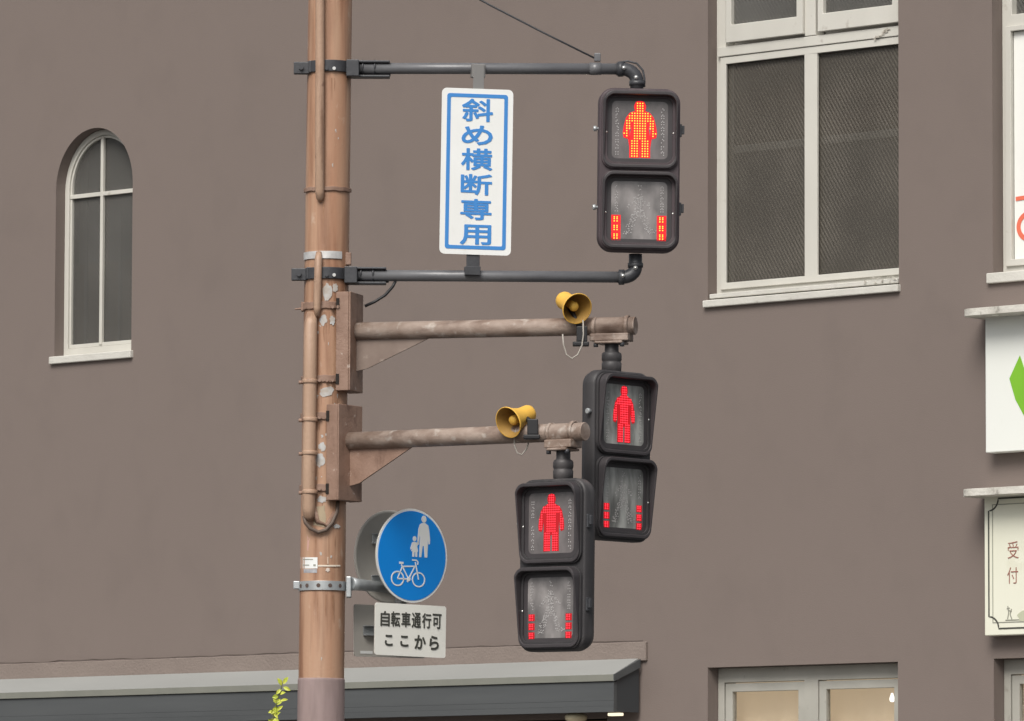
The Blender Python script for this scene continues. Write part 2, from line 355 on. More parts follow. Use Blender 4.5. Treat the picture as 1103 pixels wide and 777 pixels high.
wall.flat([rect(-14, 8, 0.0, 10.2), arch(A_T0, A_T1, A_Z0, azs, ar * 1.06), rect(R_T0, R_T1, R_Z0, R_Z1), rect(U_T0, U_T1, U_Z0, U_Z1),
           rect(L_T0, L_T1, L_Z0, L_Z1), rect(K_T0, K_T1, L_Z0, L_Z1), rect(SH_T0, SH_T1, 0.15, SH_Z1)], 0.0, TH)
wall.box(-14, -13.7, TH + .001, 9, 0, 10.2); wall.box(7.7, 8, TH + .001, 9, 0, 10.2); wall.box(-14, 8, 9.001, 9.3, 0, 10.2)
wall.build('wall', STUCCO, bld)
rf = MB(); rf.box(-14.15, 8.15, -0.15, 9.45, 10.203, 10.45); rf.build('roof', FASCIA, bld, 0.02)

def window(nm, t0, t1, z0, z1, fd, fw, panes, glassmat, splits, transom=None):
    pass
def bar(mb, x0, x1, z0, z1, y, d): mb.box(x0, x1, y, y + d, z0, z1)

# arched window
FD = 0.088
f = MB(); fo = 0.002
f.flat([arch(A_T0 + fo, A_T1 - fo, A_Z0 + .012, azs, ar * 1.06 - fo), arch(A_T0 + .044, A_T1 - .044, A_Z0 + .062, azs, ar * 1.06 - .044)], FD, 0.05)
aw = f.build('arched_window', WHITE, bld, 0.004)
f = MB(); f.flat([arch(A_T0 + .046, A_T1 - .046, A_Z0 + .064, azs, ar * 1.06 - .046), arch(A_T0 + .062, A_T1 - .062, A_Z0 + .092, azs, ar * 1.06 - .062)], FD + .012, 0.03)
f.build('inner_frame', WHITE, aw, 0.003)
gl = MB(); gl.flat([arch(A_T0 + .05, A_T1 - .05, A_Z0 + .07, azs, ar * 1.06 - .05)], FD + .030, 0.008); gl.build('pane', GLASS_PLAIN, aw)
bl = MB(); bl.box(A_T0 + .01, A_T1 - .01, FD + .10, FD + .11, A_Z0 + .02, 6.15); bl.build('lower_backing', BACK_BROWN, aw)  # added panel, gives the pane its brown reflected tone
bl = MB(); bl.flat([arch(A_T0 + .01, A_T1 - .01, 6.10, azs, ar * 1.06 - .01)], FD + .135, .01); bl.build('upper_backing', BACK_GREY, aw)  # added panel, gives the arch its grey reflected tone
bl = MB(); bl.box(A_T0 + .145, A_T0 + .165, FD + .06, FD + .08, A_Z0 + .05, 6.9); bl.box(ac + .10, ac + .118, FD + .06, FD + .08, A_Z0 + .05, 6.5); bl.build('inner_sash', BACK_GREY, aw, .002)
gb = MB(); gb.box(ac - .033, ac - .005, FD + .004, FD + .029, A_Z0 + .075, A_ZT - .05); gb.box(A_T0 + .046, A_T1 - .046, FD + .006, FD + .028, 6.612, 6.642); gb.build('glazing_bar', WHITE, aw, 0.003)
sb = MB(); s0, s1 = T(52.2, 391, .03)[0], T(140.2, 383.6, .03)[0]
sb.box(s0, s1, -0.03, FD - .004, A_Z0 - .050, A_Z0 + .003); sb.build('sill', SILL, aw, 0.006)

# tall window
FD = 0.085
f = MB()
f.flat([rect(R_T0 + .002, R_T1 - .002, R_Z0 + .012, R_Z1 - .002), rect(R_T0 + .078, R_T1 - .06, 5.56, 7.03), rect(R_T0 + .078, R_T1 - .05, 7.138, R_Z1 - .06)], FD, 0.09)
tw = f.build('tall_window', WHITE, bld, 0.004)
mx0, mx1 = 2.466, 2.573
f = MB()
f.flat([rect(R_T0 + .048, R_T1 - .012, 5.552, 7.068), rect(1.807, mx0, 5.595, 7.022), rect(mx1, R_T1 - .045, 5.595, 7.022)], FD - .018, .017)
f.build('lower_sash', WHITE, tw, 0.003)
gl = MB(); gl.box(R_T0 + .085, R_T1 - .02, FD + .012, FD + .02, 5.565, 7.025); gl.build('pane', GLASS, tw)
bl = MB(); bl.box(R_T0 + .04, R_T1 - .02, FD + .12, FD + .13, R_Z0 + .01, 6.47); bl.build('lower_backing', BACK_GREY, tw)  # added panel, grey reflection in the pane put into its colour
bl = MB(); bl.box(R_T0 + .04, R_T1 - .02, FD + .15, FD + .16, 6.40, 7.09); bl.build('upper_backing', BACK_BROWN, tw)  # added panel for the brownish reflection higher in the pane
bl = MB(); bl.box(R_T0 + .03, R_T1 - .01, FD + .09, FD + .118, 6.45, 6.50); bl.build('curtain_rail', RAILM, tw, .003)
tr = MB(); tr.box(R_T0 + .03, R_T1 - .012, FD - .026, FD - .001, 7.072, 7.136); tr.build('transom_rail', WHITE, tw, 0.004)
mu = MB(); mu.box(mx0 + .012, mx1 - .006, FD - .028, FD + .06, 7.139, R_Z1 - .05); mu.build('mullion', WHITE, tw, 0.004)
for (x0, x1) in ((1.832, 2.477), (2.602, R_T1 - .03)):
    f = MB(); zb = 7.155
    f.flat([rect(x0, x1, zb, R_Z1 - .06), rect(x0 + .046, x1 - .050, zb + .115, R_Z1 - .12)], FD - .05, .045)
    hs_ = f.build('hopper_sash', WHITE, tw, 0.004)
    gl = MB(); gl.box(x0 + .03, x1 - .03, FD - .02, FD - .012, zb + .05, R_Z1 - .1); gl.build('upper_pane', GLASS_PLAIN, tw)
bk = MB(); bk.box(R_T0 + .05, R_T1 - .03, FD + .093, FD + .10, 7.10, R_Z1 - .03); bk.build('inner_blind', ALUBACK, tw)
sb = MB(); s0, s1 = T(756.4, 331, .032)[0], T(966.7, 313, .032)[0]
sb.box(s0, s1, -0.032, FD - .004, 5.434, R_Z0 + .002); sb.build('sill', SILL, tw, 0.006)
sb = MB(); sb.box(R_T0 + .02, R_T1 - .006, -0.01, FD - .002, R_Z0 + .012, R_Z0 + .042); sb.build('sill_step', SILL, tw, 0.005)
dm = MB()
for k in range(14):                            # torn sealant and flaking at the right end of the sill and the transom
    for (tx, tz_, yy) in ((R_T1 - .05, R_Z0 + .035, -.015), (R_T1 - .14, 7.115, FD - .03)):
        x = tx + random.uniform(-.22, .02) * (1 if tz_ < 6 else .5); z = tz_ + random.uniform(-.02, .02)
        if tz_ > 6: z = 7.075 + (x - (R_T1 - .24)) * .35 + random.uniform(-.01, .01)
        dm.flat([[(x, z), (x + random.uniform(.012, .04), z + random.uniform(-.004, .012)), (x + random.uniform(.0, .02), z + random.uniform(.008, .018))]], yy - .003, .002)
o = dm.build('flaked_paint', mat('flaking', (.30, .27, .23), .9, col2=(.6, .57, .5), scale=40, amount=.8), tw)
o['kind'] = 'stuff'

# window with a poster, at the edge of the picture
FD = 0.10
f = MB()
pz1 = T(1095, 30)[1]; ptz = T(1095, 12)[1]
f.flat([rect(U_T0 + .002, U_T1 - .002, U_Z0 + .01, U_Z1 - .002), rect(U_T0 + .078, U_T1 - .10, U_Z0 + .09, pz1), rect(U_T0 + .078, U_T1 - .10, ptz, U_Z1 - .06)], FD, .09)
uw = f.build('poster_window', WHITE, bld, 0.004)
gl = MB(); gl.box(U_T0 + .06, U_T1 - .05, FD + .05, FD + .058, U_Z0 + .05, U_Z1 - .04); gl.build('pane', GLASS_PLAIN, uw)
f = MB(); f.flat([rect(U_T0 + .038, U_T1 - .04, U_Z0 + .05, pz1 + .03), rect(U_T0 + .081, U_T1 - .103, U_Z0 + .092, pz1 - .003)], FD - .02, .018); f.build('sash', WHITE, uw, 0.004)
sb = MB(); s0 = T(1062, 300, .03)[0]; sb.box(s0, U_T1 - .01, -0.03, FD - .004, U_Z0 - .06, U_Z0 + .004); sb.build('sill', SILL, uw, 0.006)

# lit windows below
def lit_window(t0, t1, cls):
    FD = 0.10
    f = MB(); c = (t0 + t1) / 2 - .005
    f.flat([rect(t0 + .002, t1 - .002, L_Z0 + .01, L_Z1 - .002), rect(t0 + .053, c - .056, L_Z0 + .1, 3.012), rect(c + .056, t1 - .06, L_Z0 + .1, 3.012)], FD, .09)
    lw = f.build('casement_window', WHITE2, bld, 0.003)
    for (x0, x1) in ((t0 + .058, c - .060), (c + .060, t1 - .066)):
        f = MB(); f.flat([rect(x0, x1, L_Z0 + .105, 3.006), rect(x0 + .058, x1 - .052, L_Z0 + .16, 2.952)], FD + .008, .045)
        f.build('sash', WHITE2, lw, 0.003)
    m = MB()
    n = 60
    for k in range(n):                         # gathered curtain: a waved sheet
        xa, xb = t0 - .1 + (t1 - t0 + .1) * k / n, t0 - .1 + (t1 - t0 + .1) * (k + 1) / n
        ya, yb = [TH + .03 + .006 * math.sin(x * 38) + .010 * math.sin(x * 17) for x in (xa, xb)]
        q = [m.b.verts.new(v) for v in ((xa, ya, L_Z0 + .02), (xb, yb, L_Z0 + .02), (xb, yb, L_Z1 - .03), (xa, ya, L_Z1 - .03))]
        fc = m.b.faces.new(q); fc.smooth = True
    bmesh.ops.remove_doubles(m.b, verts=m.b.verts, dist=1e-5)
    m.build('curtain', cls, lw)
    gl = MB(); gl.box(t0 + .07, t1 - .07, FD + .030, FD + .034, L_Z0 + .12, 3.0); gl.build('pane', CLEAR, lw)
    sb = MB(); sb.box(t0 - .04, t1 + .02, -.08, FD - .004, L_Z0 - .06, L_Z0 + .003); sb.build('sill', SILL, lw, 0.006)
    return lw
lw1 = lit_window(L_T0, L_T1, CURTAIN)
lw2 = lit_window(K_T0, K_T1, CURTAIN)
bx, bz = T(961, 752, -.2)
m = MB(); m.lathe([(0, .026), (.009, .024), (.015, .017), (.017, .006), (.014, -.007), (.009, -.018), (.007, -.03), (0, -.032)], loc((bx, .2, bz)) @ Matrix.Rotation(math.pi, 4, 'X'))
m.build('light_bulb', emit('bulb_glow', (1, .95, .85), 1.6), lw1)

# moulding above the awning, with its cracked top edge
bm_ = MB()
zt, zb = 3.288, 3.165
bm_.box(-9.5, 1.20, -0.022, -0.001, zb, zt); bm_.build('moulding', BAND, bld, 0.004)
ed = MB()
pts = [(-9.4 + .11 * k, zt + .008 + random.uniform(-.004, .006)) for k in range(97)]
up_ = [(x, z + random.uniform(.001, .0045)) for x, z in pts]
ed.flat([[(x, z - .003) for x, z in pts] + up_[::-1]], -.0025, .002)
ed.build('crack_line', mat('crack', (.075, .058, .05), .9, col2=(.17, .14, .125), scale=4, amount=.9), bld)

# ------------------------------------------------------------------ awning over the shopfront
awn = empty('shop_awning', MW @ loc((-4, 0, 2.8)), 'long dark grey awning with pale metal top over the shopfront', 'awning')
AO = loc((4, 0, -2.8))
d, e = .275, 1.150
m = MB()
q = [m.b.verts.new(AO @ Vector(v)) for v in ((-9.4, -.024, 3.180), (e - .012, -.024, 3.180), (e, -d, 3.072), (-9.4, -d, 3.072),
                                          (-9.4, -.024, 3.140), (e - .012, -.024, 3.140), (e, -d, 3.062), (-9.4, -d, 3.062))]
for fi in ((0, 1, 2, 3), (7, 6, 5, 4), (0, 4, 5, 1), (1, 5, 6, 2), (2, 6, 7, 3), (3, 7, 4, 0)): m.b.faces.new([q[i] for i in fi])
m.build('roof_sheet', ROOF, awn, 0.002)
m = MB(); m.box(-9.4, e + .004, -d - .012, -d - .001, 3.026, 3.070, AO)
m.build('drip_edge', ROOFEDGE, awn, 0.002)
m = MB()
q = [(-d - .010, 3.068), (-.026, 3.176), (-.026, 3.120), (-d - .010, 3.024)]
a_ = [m.b.verts.new(AO @ Vector((e + .002, y, z))) for y, z in q]; b_ = [m.b.verts.new(AO @ Vector((e + .012, y, z))) for y, z in q]
m.b.faces.new(a_); m.b.faces.new(b_[::-1])
for i in range(4): m.b.faces.new((a_[i], a_[(i + 1) % 4], b_[(i + 1) % 4], b_[i]))
m.build('end_trim', FASCIA, awn)
m = MB()
for (z0, z1, yy) in ((2.9012, 3.022, .0012), (2.8662, 2.9, .0006), (2.828, 2.8655, .0)):
    m.box(-9.4, e - .002, -d + yy, -d + .03, z0, z1, AO)
m.build('fascia', FASCIA, awn)
m = MB()
q = [(-d + .031, 2.829), (-.026, 2.829), (-.026, 3.118), (-d + .031, 3.058)]
a_ = [m.b.verts.new(AO @ Vector((e - .03, y, z))) for y, z in q]; b_ = [m.b.verts.new(AO @ Vector((e - .004, y, z))) for y, z in q]
m.b.faces.new(a_); m.b.faces.new(b_[::-1])
for i in range(4): m.b.faces.new((a_[i], a_[(i + 1) % 4], b_[(i + 1) % 4], b_[i]))
m.build('end_panel', FASCIA2, awn)
m = MB(); m.box(-9.4, e - .032, -d + .032, -.03, 2.835, 2.85, AO); m.build('soffit', FASCIA2, awn)
m = MB(); m.box(1.06, 1.16, -.235, -.19, 2.803, 2.822, AO); m.build('downlight', LAMPGLOW, awn, 0.004)
m = MB(); m.lathe([(0, 0), (.05, 0), (.075, -.02), (.07, -.045), (.03, -.07), (0, -.072)], AO @ loc((.72, -.16, 2.83)), 20); m.build('round_lamp', mat('lamp_cream', (.5, .44, .3), .5), awn)

# shopfront inside the wall opening: only its head shows under the awning
shop = empty('shopfront', MW @ loc((-4, .15, .15)), 'dark recessed wooden shopfront under the long grey awning', 'shopfront')
SO = loc((4, -.15, -.15))
m = MB(); m.box(SH_T0 + .01, SH_T1 - .01, .20, .24, .16, SH_Z1 - .01, SO); m.build('shop_glass', DARK, shop)
m = MB()
for k in range(9):
    x = SH_T0 + .1 + k * 1.08; m.box(x, x + .07, .12, .199, .16, SH_Z1 - .09, SO)
m.box(SH_T0 + .01, SH_T1 - .01, .11, .199, SH_Z1 - .088, SH_Z1 - .01, SO)
m.build('timber_frame', WOOD, shop, 0.004)

# ------------------------------------------------------------------ wall signs at the right edge
PO = 0.10
def wallsign(name, label, pxl, ytop, ybot, capy, w, mt, lamps):
    t0, z1 = T(pxl, ytop, PO); _, z0 = T(pxl, ybot, PO)
    root = empty(name, MW @ loc((t0 + w / 2, 0, z0)), label, 'sign')
    m = MB(); m.flat([rect(-w / 2, w / 2, 0, z1 - z0)], -PO, PO - .003); m.build('panel', mt, root, 0.006)
    ct, cz = T(1037, capy, .27)
    zz = cz - z0
    m = MB(); m.flat([[(-w / 2 - .08, -.003)] + [(-w / 2 - .08 + (.10 - .10 * math.cos(a)), -.17 - .10 * math.sin(a)) for a in [k * math.pi / 16 for k in range(9)]] +
                      [(w / 2 + .08 - (.10 - .10 * math.cos(a)), -.17 - .10 * math.sin(a)) for a in [k * math.pi / 16 for k in range(8, -1, -1)]] + [(w / 2 + .08, -.003)]],
                     0, .045, loc((0, 0, zz - .045)) @ Matrix(((1, 0, 0, 0), (0, 0, 1, 0), (0, 1, 0, 0), (0, 0, 0, 1))))
    m.build('cap_ledge', LEDGE, root, 0.012, 3)
    return root, t0 + w / 2, z0, z1
W1 = 1.10
sg, sc_, sz0, sz1 = wallsign('wall_sign', 'white box sign with bright green leaf shape under the poster window', 1061, 342, 488, 333, W1, SIGNW, True)
def onsign(px, py): t, z = T(px, py, PO + .002); return (t - sc_, z - sz0)
m = MB()
lf = [onsign(1087.3, 408), onsign(1098.6, 383), onsign(1103, 392)]
k0 = onsign(1103, 455)
cxx = lf[1][0] + .085
m.flat([[lf[0], (lf[0][0] + .045, lf[0][1] - .13), (cxx - .01, k0[1] - .03), (cxx + .10, k0[1] + .18), (cxx + .155, lf[0][1] + .01), (cxx + .10, lf[1][1] - .02), (cxx + .01, lf[0][1] - .10), lf[1]]], -PO - .003, .002)
m.build('leaf_emblem', GREEN, sg)
for px in (1053, 1071):
    a, b = T(px, 339, .2)
    m = MB(); m.lathe([(0, -.012), (.02, -.010), (.03, 0), (.03, .012)], loc((a - sc_, -.19, b - sz0 + .004)), 16); m.build('downlight', mat('lamp_white', (.9, .88, .82), .4), sg)
sg2, sc_, sz0, sz1 = wallsign('wall_sign', 'cream sign board with thin black notched border and small red writing', 1060, 533, 685, 527, W1, SIGNC, False)
def onsign(px, py): t, z = T(px, py, PO + .002); return (t - sc_, z - sz0)
h = sz1 - sz0
ix = onsign(1065, 600)[0] + W1 / 2; iz1 = h - onsign(1095, 536)[1]; iz0 = onsign(1095, 676.5)[1]; nr = .075
def notched(x0, x1, z0, z1, r):
    out = []
    for (cx_, cz_, a0) in ((x0, z0, 90), (x1, z0, 180), (x1, z1, 270), (x0, z1, 0)):
        ang = [a0 - 90 * k / 8 for k in range(9)] 
        out += [(cx_ + r * math.cos(rad(a)), cz_ + r * math.sin(rad(a))) for a in ang]
    return out
m = MB(); m.ribbon(notched(-W1 / 2 + ix, W1 / 2 - ix, iz0, h - iz1, nr), .0095, -PO - .003, .002, True); m.build('border', INK, sg2)
m = MB(); i2 = .035
m.flat([rect(-W1 / 2 + ix + .028, W1 / 2 - ix - .028, iz0 + i2, h - iz1 - i2), rect(-W1 / 2 + ix + .033, W1 / 2 - ix - .033, iz0 + i2 + .005, h - iz1 - i2 - .005)], -PO - .0028, .0015)
m.build('inner_border', INKGREY, sg2)
for ch, (xa, ya, xb, yb) in (('受', (1085.5, 602, 1097, 583)), ('付', (1085, 629, 1096.5, 611))):
    p0, p1 = onsign(xa, ya), onsign(xb, yb)
    m = MB(); m.text(ch, p0[0], p1[0], p0[1], p1[1], -PO - .003, .002, -0.008); m.build('lettering', INKRED, sg2)
m = MB()
for a, b in (((1085.5, 653), (1086.5, 660)), ((1086.5, 660), (1085.3, 667)), ((1089.5, 656), (1088, 662)), ((1088, 662), (1090, 667)), ((1085.8, 657), (1089.5, 659)), ((1084.5, 656), (1087.5, 655)), ((1083, 668.2), (1098, 667.6))):
    m.ribbon([onsign(*a), onsign(*b)], .006, -PO - .003, .002)
m.build('drawing', INKGREY, sg2)
c_ = onsign(1104, 664)
m = MB(); m.flat([[(c_[0] + .055 * (1 + .15 * math.sin(5 * a)) * math.cos(a), c_[1] + .035 * (1 + .1 * math.cos(3 * a)) * math.sin(a)) for a in [k * math.pi / 12 for k in range(24)]]], -PO - .0026, .0012); m.build('drawing_wash', INKPALE, sg2)

# poster behind the right window
pt0 = U_T0 + .083
pr = empty('window_poster', MW @ loc((pt0 + .6, .115, U_Z0 + .1)), 'white poster with big orange letter filling the right edge window', 'poster')
pw = U_T1 - .11 - pt0
m = MB(); m.box(-.6, -.6 + pw, 0, .004, -.005, pz1 - U_Z0 - .105); m.build('sheet', PAPER, pr)
def onposter(px, py): a, b = T(px, py, -.115); return (a - pt0 - .6, b - U_Z0 - .1)
m = MB(); a_, b_ = onposter(1094.5, 214.5); m.ribbon([(a_, b_), (a_ + .12, b_ + .006), (a_ + .25, b_ + .004)], .026, -.004, .003)
a_, b_ = onposter(1096, 245); m.ribbon([(a_ + .10 + .09 * math.cos(rad(t)), b_ + .082 * math.sin(rad(t))) for t in range(60, 311, 10)], .030, -.004, .003)
m.build('lettering', ORANGE, pr)

# ------------------------------------------------------------------ the signal pole
PY = 26.0
ptop, pbot = P(355.7, 0, PY), P(345.5, 777, PY)
axis = (ptop - pbot).normalized()
def ax_at_z(z): return pbot + axis * ((z - pbot.z) / axis.z)
base = ax_at_z(0.13)
pole = empty('signal_pole', loc(base), 'rusty brown steel pole carrying the signals with a mauve painted foot', 'pole')
def Lp(px, py, dy=0.0): return P(px, py, PY + dy) - base
def prad(z): return 0.0985 - (z - pbot.z) * 0.0011
zs = [base.z + (7.6 - base.z) * k / 10 for k in range(11)]
m = MB(); m.tube([ax_at_z(z) - base for z in zs], [prad(z) for z in zs], 48); m.build('shaft', RUST, pole)
z1 = P(346, 731, PY).z
m = MB(); m.tube([ax_at_z(z) - base for z in (base.z + .001, z1 - .012, z1 - .004, z1)], [prad(1) + .006, prad(z1) + .003, prad(z1) + .0025, prad(z1) + .0005], 48); m.build('painted_foot', MAUVE, pole)
m = MB(); m.tube([ax_at_z(z) - base for z in (7.601, 7.64)], [.1, .08], 32); m.build('top_cap', DARKSTEEL, pole)

def around(py, a0, a1, hgt, thick, name, mt, parent=pole, n=28, wob=0.0, bevel=0.0):
    """curved strip on the shaft from angle a0 to a1 (0 = towards the camera, + = to the right)"""
    c = ax_at_z(P(350, py, PY).z) - base; r = prad(c.z + base.z) + .0012
    m = MB(); rows = []
    for k in range(n + 1):
        a = rad(a0 + (a1 - a0) * k / n); dx, dy = math.sin(a), -math.cos(a)
        wz = wob * math.sin(k * 1.7)
        rows.append([m.b.verts.new(c + Vector((dx * rr, dy * rr, zz + wz))) for rr, zz in ((r, -hgt / 2), (r + thick, -hgt / 2), (r + thick, hgt / 2), (r, hgt / 2))])
    for k in range(n):
        for i in range(4):
            f = m.b.faces.new((rows[k][i], rows[k + 1][i], rows[k + 1][(i + 1) % 4], rows[k][(i + 1) % 4]))
    if abs(a1 - a0) < 359: m.b.faces.new(rows[0][::-1]); m.b.faces.new(rows[-1])
    else: bmesh.ops.remove_doubles(m.b, verts=m.b.verts, dist=1e-5)
    return m.build(name, mt, parent, bevel)
def surf(px, py):                              # depth of the shaft's front surface at a pixel
    c = ax_at_z(P(350, py, PY).z); x = P(px, py, PY).x - c.x; r = prad(c.z)
    return -math.sqrt(max(r * r - x * x, 0))
# conduits clipped to the pole
def path(pts): return [Lp(x, y, dy) for x, y, dy in pts]
m = MB(); m.tube(path([(345.6, -260, -.112), (345.0, -60, -.112), (344.6, 100, -.112), (344.4, 206, -.112), (344.6, 213, -.104), (345.3, 217, -.09)]), [.0195, .0195, .0195, .0195, .017, .008], 20)
cd1 = m.build('conduit', RUST2, pole)
m = MB(); m.tube(path([(343.4, 272, -.10), (343, 279, -.112), (342.4, 300, -.114), (341.6, 332, -.114), (341.2, 341, -.11)]), [.012, .0165, .0165, .0165, .010], 20)
cd2 = m.build('conduit', RUST2, pole)
m = MB(); m.tube(path([(336, 338, -.095), (334.5, 350, -.112), (334, 400, -.113), (333.2, 480, -.113), (332.6, 548, -.113), (333, 556, -.108), (335, 560, -.10)]), [.022, .029, .029, .0285, .028, .024, .016], 24)
cd3 = m.build('conduit', RUST2, pole)
for py in (411, 452, 488, 530):
    c0 = Lp(333.8, py - 2.2, -.113); c1 = Lp(333.7, py + 2.2, -.113)
    m = MB(); m.tube([c0, c1], .0335, 24); m.build('coupling', RUST2, cd3, 0.003)
    m = MB(); q = Lp(326.3, py + 1, -.11); m.tube([q, q + Vector((-.018, 0, 0))], .008, 8); m.build('screw', RUST3, cd3)
m = MB(); m.tube(path([(327.5, 556, -.105), (329, 563, -.11), (334, 569, -.112), (343, 573.5, -.112), (351, 571, -.112), (358, 563, -.10), (363, 551, -.085), (364, 540, -.075)]), .0085, 12)
m.build('cable_loop', mat('brown_cable', (.12, .085, .065), .6), pole)
m = MB(); m.tube(path([(337, 546, -.10), (342, 562, -.101), (352, 566, -.097), (361, 552, -.083)]), [.014, .010, .010, .012], 10); m.build('cable_stub', RUST3, pole)
# bands and clamps
around(277, -80, 42, .032, .004, 'steel_band', BRIGHT)
m = MB(); q = Lp(374.5, 280, -.03); m.box(q.x - .016, q.x + .016, q.y - .02, q.y + .012, q.z - .024, q.z + .03); m.build('band_buckle', RUST3, pole, 0.004)
for (py, a1) in ((206, 86), (331, 60), (410, 60), (450, 45), (527, 45)):
    b = around(py, -88, a1, .03 if py != 206 else .018, .007, 'clamp_band', RUST3, n=20, wob=.0015, bevel=.002)
    if py in (331, 450, 527, 410):
        for px in ((340 if py == 331 else 344), 352, 358):
            q = Lp(px + (6 if py == 331 else 0), py, surf(px, py) - .006)
            m = MB(); m.tube([q, q + Vector((.001, -.016, 0))], .008, 6); m.build('bolt', RUST3, b)
m = MB(); q = Lp(327, 331, 0); m.box(q.x - .010, q.x + .02, -.03, .03, q.z - .018, q.z + .02)
m.tube([q + Vector((.0, -.005, -.006)), q + Vector((-.038, -.01, -.010))], [.006, .003], 8)
m.build('clamp_bolt', RUST3, pole, 0.002)
# bare patches where the paint has come off
def patch(cx_, cy_, rx, ry, mt, name='paint_patch', seed=0):
    rnd = random.Random(seed); m = MB(); ring = []; n = 18
    def pt(x, y): return Lp(x, y, surf(x, y) - .0022)
    ctr = m.b.verts.new(pt(cx_, cy_)); rings = []
    ws = [rnd.uniform(.72, 1.15) for _ in range(n)]
    for f in (.5, 1.0):
        rings.append([m.b.verts.new(pt(cx_ + rx * f * ws[k] * math.cos(2 * math.pi * k / n), cy_ + ry * f * ws[k] * math.sin(2 * math.pi * k / n))) for k in range(n)])
    for k in range(n):
        m.b.faces.new((ctr, rings[0][k], rings[0][(k + 1) % n]))
        m.b.faces.new((rings[0][k], rings[1][k], rings[1][(k + 1) % n], rings[0][(k + 1) % n]))
    o = m.build(name, mt, pole); sm = o.modifiers.new('thick', 'SOLIDIFY'); sm.thickness = .0015
    return o
for i, (x, y, rx, ry) in enumerate([(352.5, 315, 5, 10), (361, 310, 3, 5), (348, 345, 4, 6), (358, 345.5, 3, 5.5), (352, 422, 8, 6), (347, 481, 4, 5), (345, 496, 5, 8), (346.5, 538, 6, 4), (363, 567, 4, 2.5)]):
    patch(x, y, rx, ry, CHIP, seed=i)
patch(344.5, 557, 9, 13, PUTTY, 'putty_patch', 31)
m_ = patch(329.5, 584, 4.5, 10, PINK, 'pink_patch', 32)
rnd = random.Random(11)
def sliver(m, x, y, w_, h_, out):
    ys = [y - h_ / 2, y - h_ * .2, y + h_ * .15, y + h_ / 2]; ws = [w_ * rnd.uniform(.3, .8), w_ * rnd.uniform(.7, 1.1), w_ * rnd.uniform(.4, .9), w_ * .15]
    xs = [x + rnd.uniform(-.25, .25) * w_ for _ in ys]
    L = [m.b.verts.new(Lp(a - b / 2, c_, surf(a - b / 2, c_) - out)) for a, b, c_ in zip(xs, ws, ys)]; R_ = [m.b.verts.new(Lp(a + b / 2, c_, surf(a + b / 2, c_) - out)) for a, b, c_ in zip(xs, ws, ys)]
    for k in range(3): m.b.faces.new((L[k], R_[k], R_[k + 1], L[k + 1]))
m = MB()
for k in range(46):
    yc = rnd.choice([60, 150, 180, 300, 320, 345, 360, 390, 425, 440, 470, 480, 500, 515, 590, 600, 622, 700])
    xc = 350 - (yc - 100) * .013
    sliver(m, xc + rnd.uniform(-18, 18), yc + rnd.uniform(-14, 14), rnd.uniform(.7, 2.6), rnd.uniform(1.2, 5), .0014)
o = m.build('paint_flakes', CHIP, pole); o['kind'] = 'stuff'
m = MB()
for y0 in (84, 210, 285, 306, 336, 415, 455, 532, 578, 640, 640):
    for k in range(5):
        h_ = rnd.uniform(8, 34); sliver(m, 350 - (y0 - 100) * .013 + rnd.uniform(-20, 20), y0 + h_ / 2, rnd.uniform(.8, 2.2), h_, .0010)
o = m.build('rust_runs', mat('rust_run', (0.27, 0.145, 0.085), .8, col2=(0.36, 0.20, 0.12), scale=30, amount=.6), pole); o['kind'] = 'stuff'
# stickers
def wrap(px0, px1, py0, py1, name, mt, out=.002):
    m = MB(); n = 10; rows = []
    for k in range(n + 1):
        x = px0 + (px1 - px0) * k / n; rows.append([m.b.verts.new(Lp(x, y, surf(x, y) - out)) for y in (py0, py1)])
    for k in range(n): m.b.faces.new((rows[k][0], rows[k + 1][0], rows[k + 1][1], rows[k][1]))
    o = m.build(name, mt, pole); sm = o.modifiers.new('thick', 'SOLIDIFY'); sm.thickness = .001; sm.offset = 0; return o
st = wrap(323.6, 342, 600.5, 612.5, 'sticker', REFW); wrap(324.4, 341.5, 613.2, 617.2, 'sticker_foot', mat('sticker_grey', (.22, .22, .25), .6, col2=(.5, .5, .52), scale=40))
for (a, b, y0, y1) in ((326, 337, 602.3, 603.2), (326, 333, 608.3, 609.3), (337.5, 340, 608, 610)):
    wrap(a, b, y0, y1, 'sticker_print', INKGREY, .0032)
wrap(342.5, 366.5, 608.7, 610.4, 'tape_line', mat('tape_cream', (.75, .66, .55), .6)); wrap(352.4, 353.8, 600, 607.5, 'tape_line', mat('tape_tan', (.6, .45, .34), .6)); patch(353, 614, 2.3, 2.3, mat('tape_dot', (.65, .57, .5), .6), 'tape_remnant', 40)

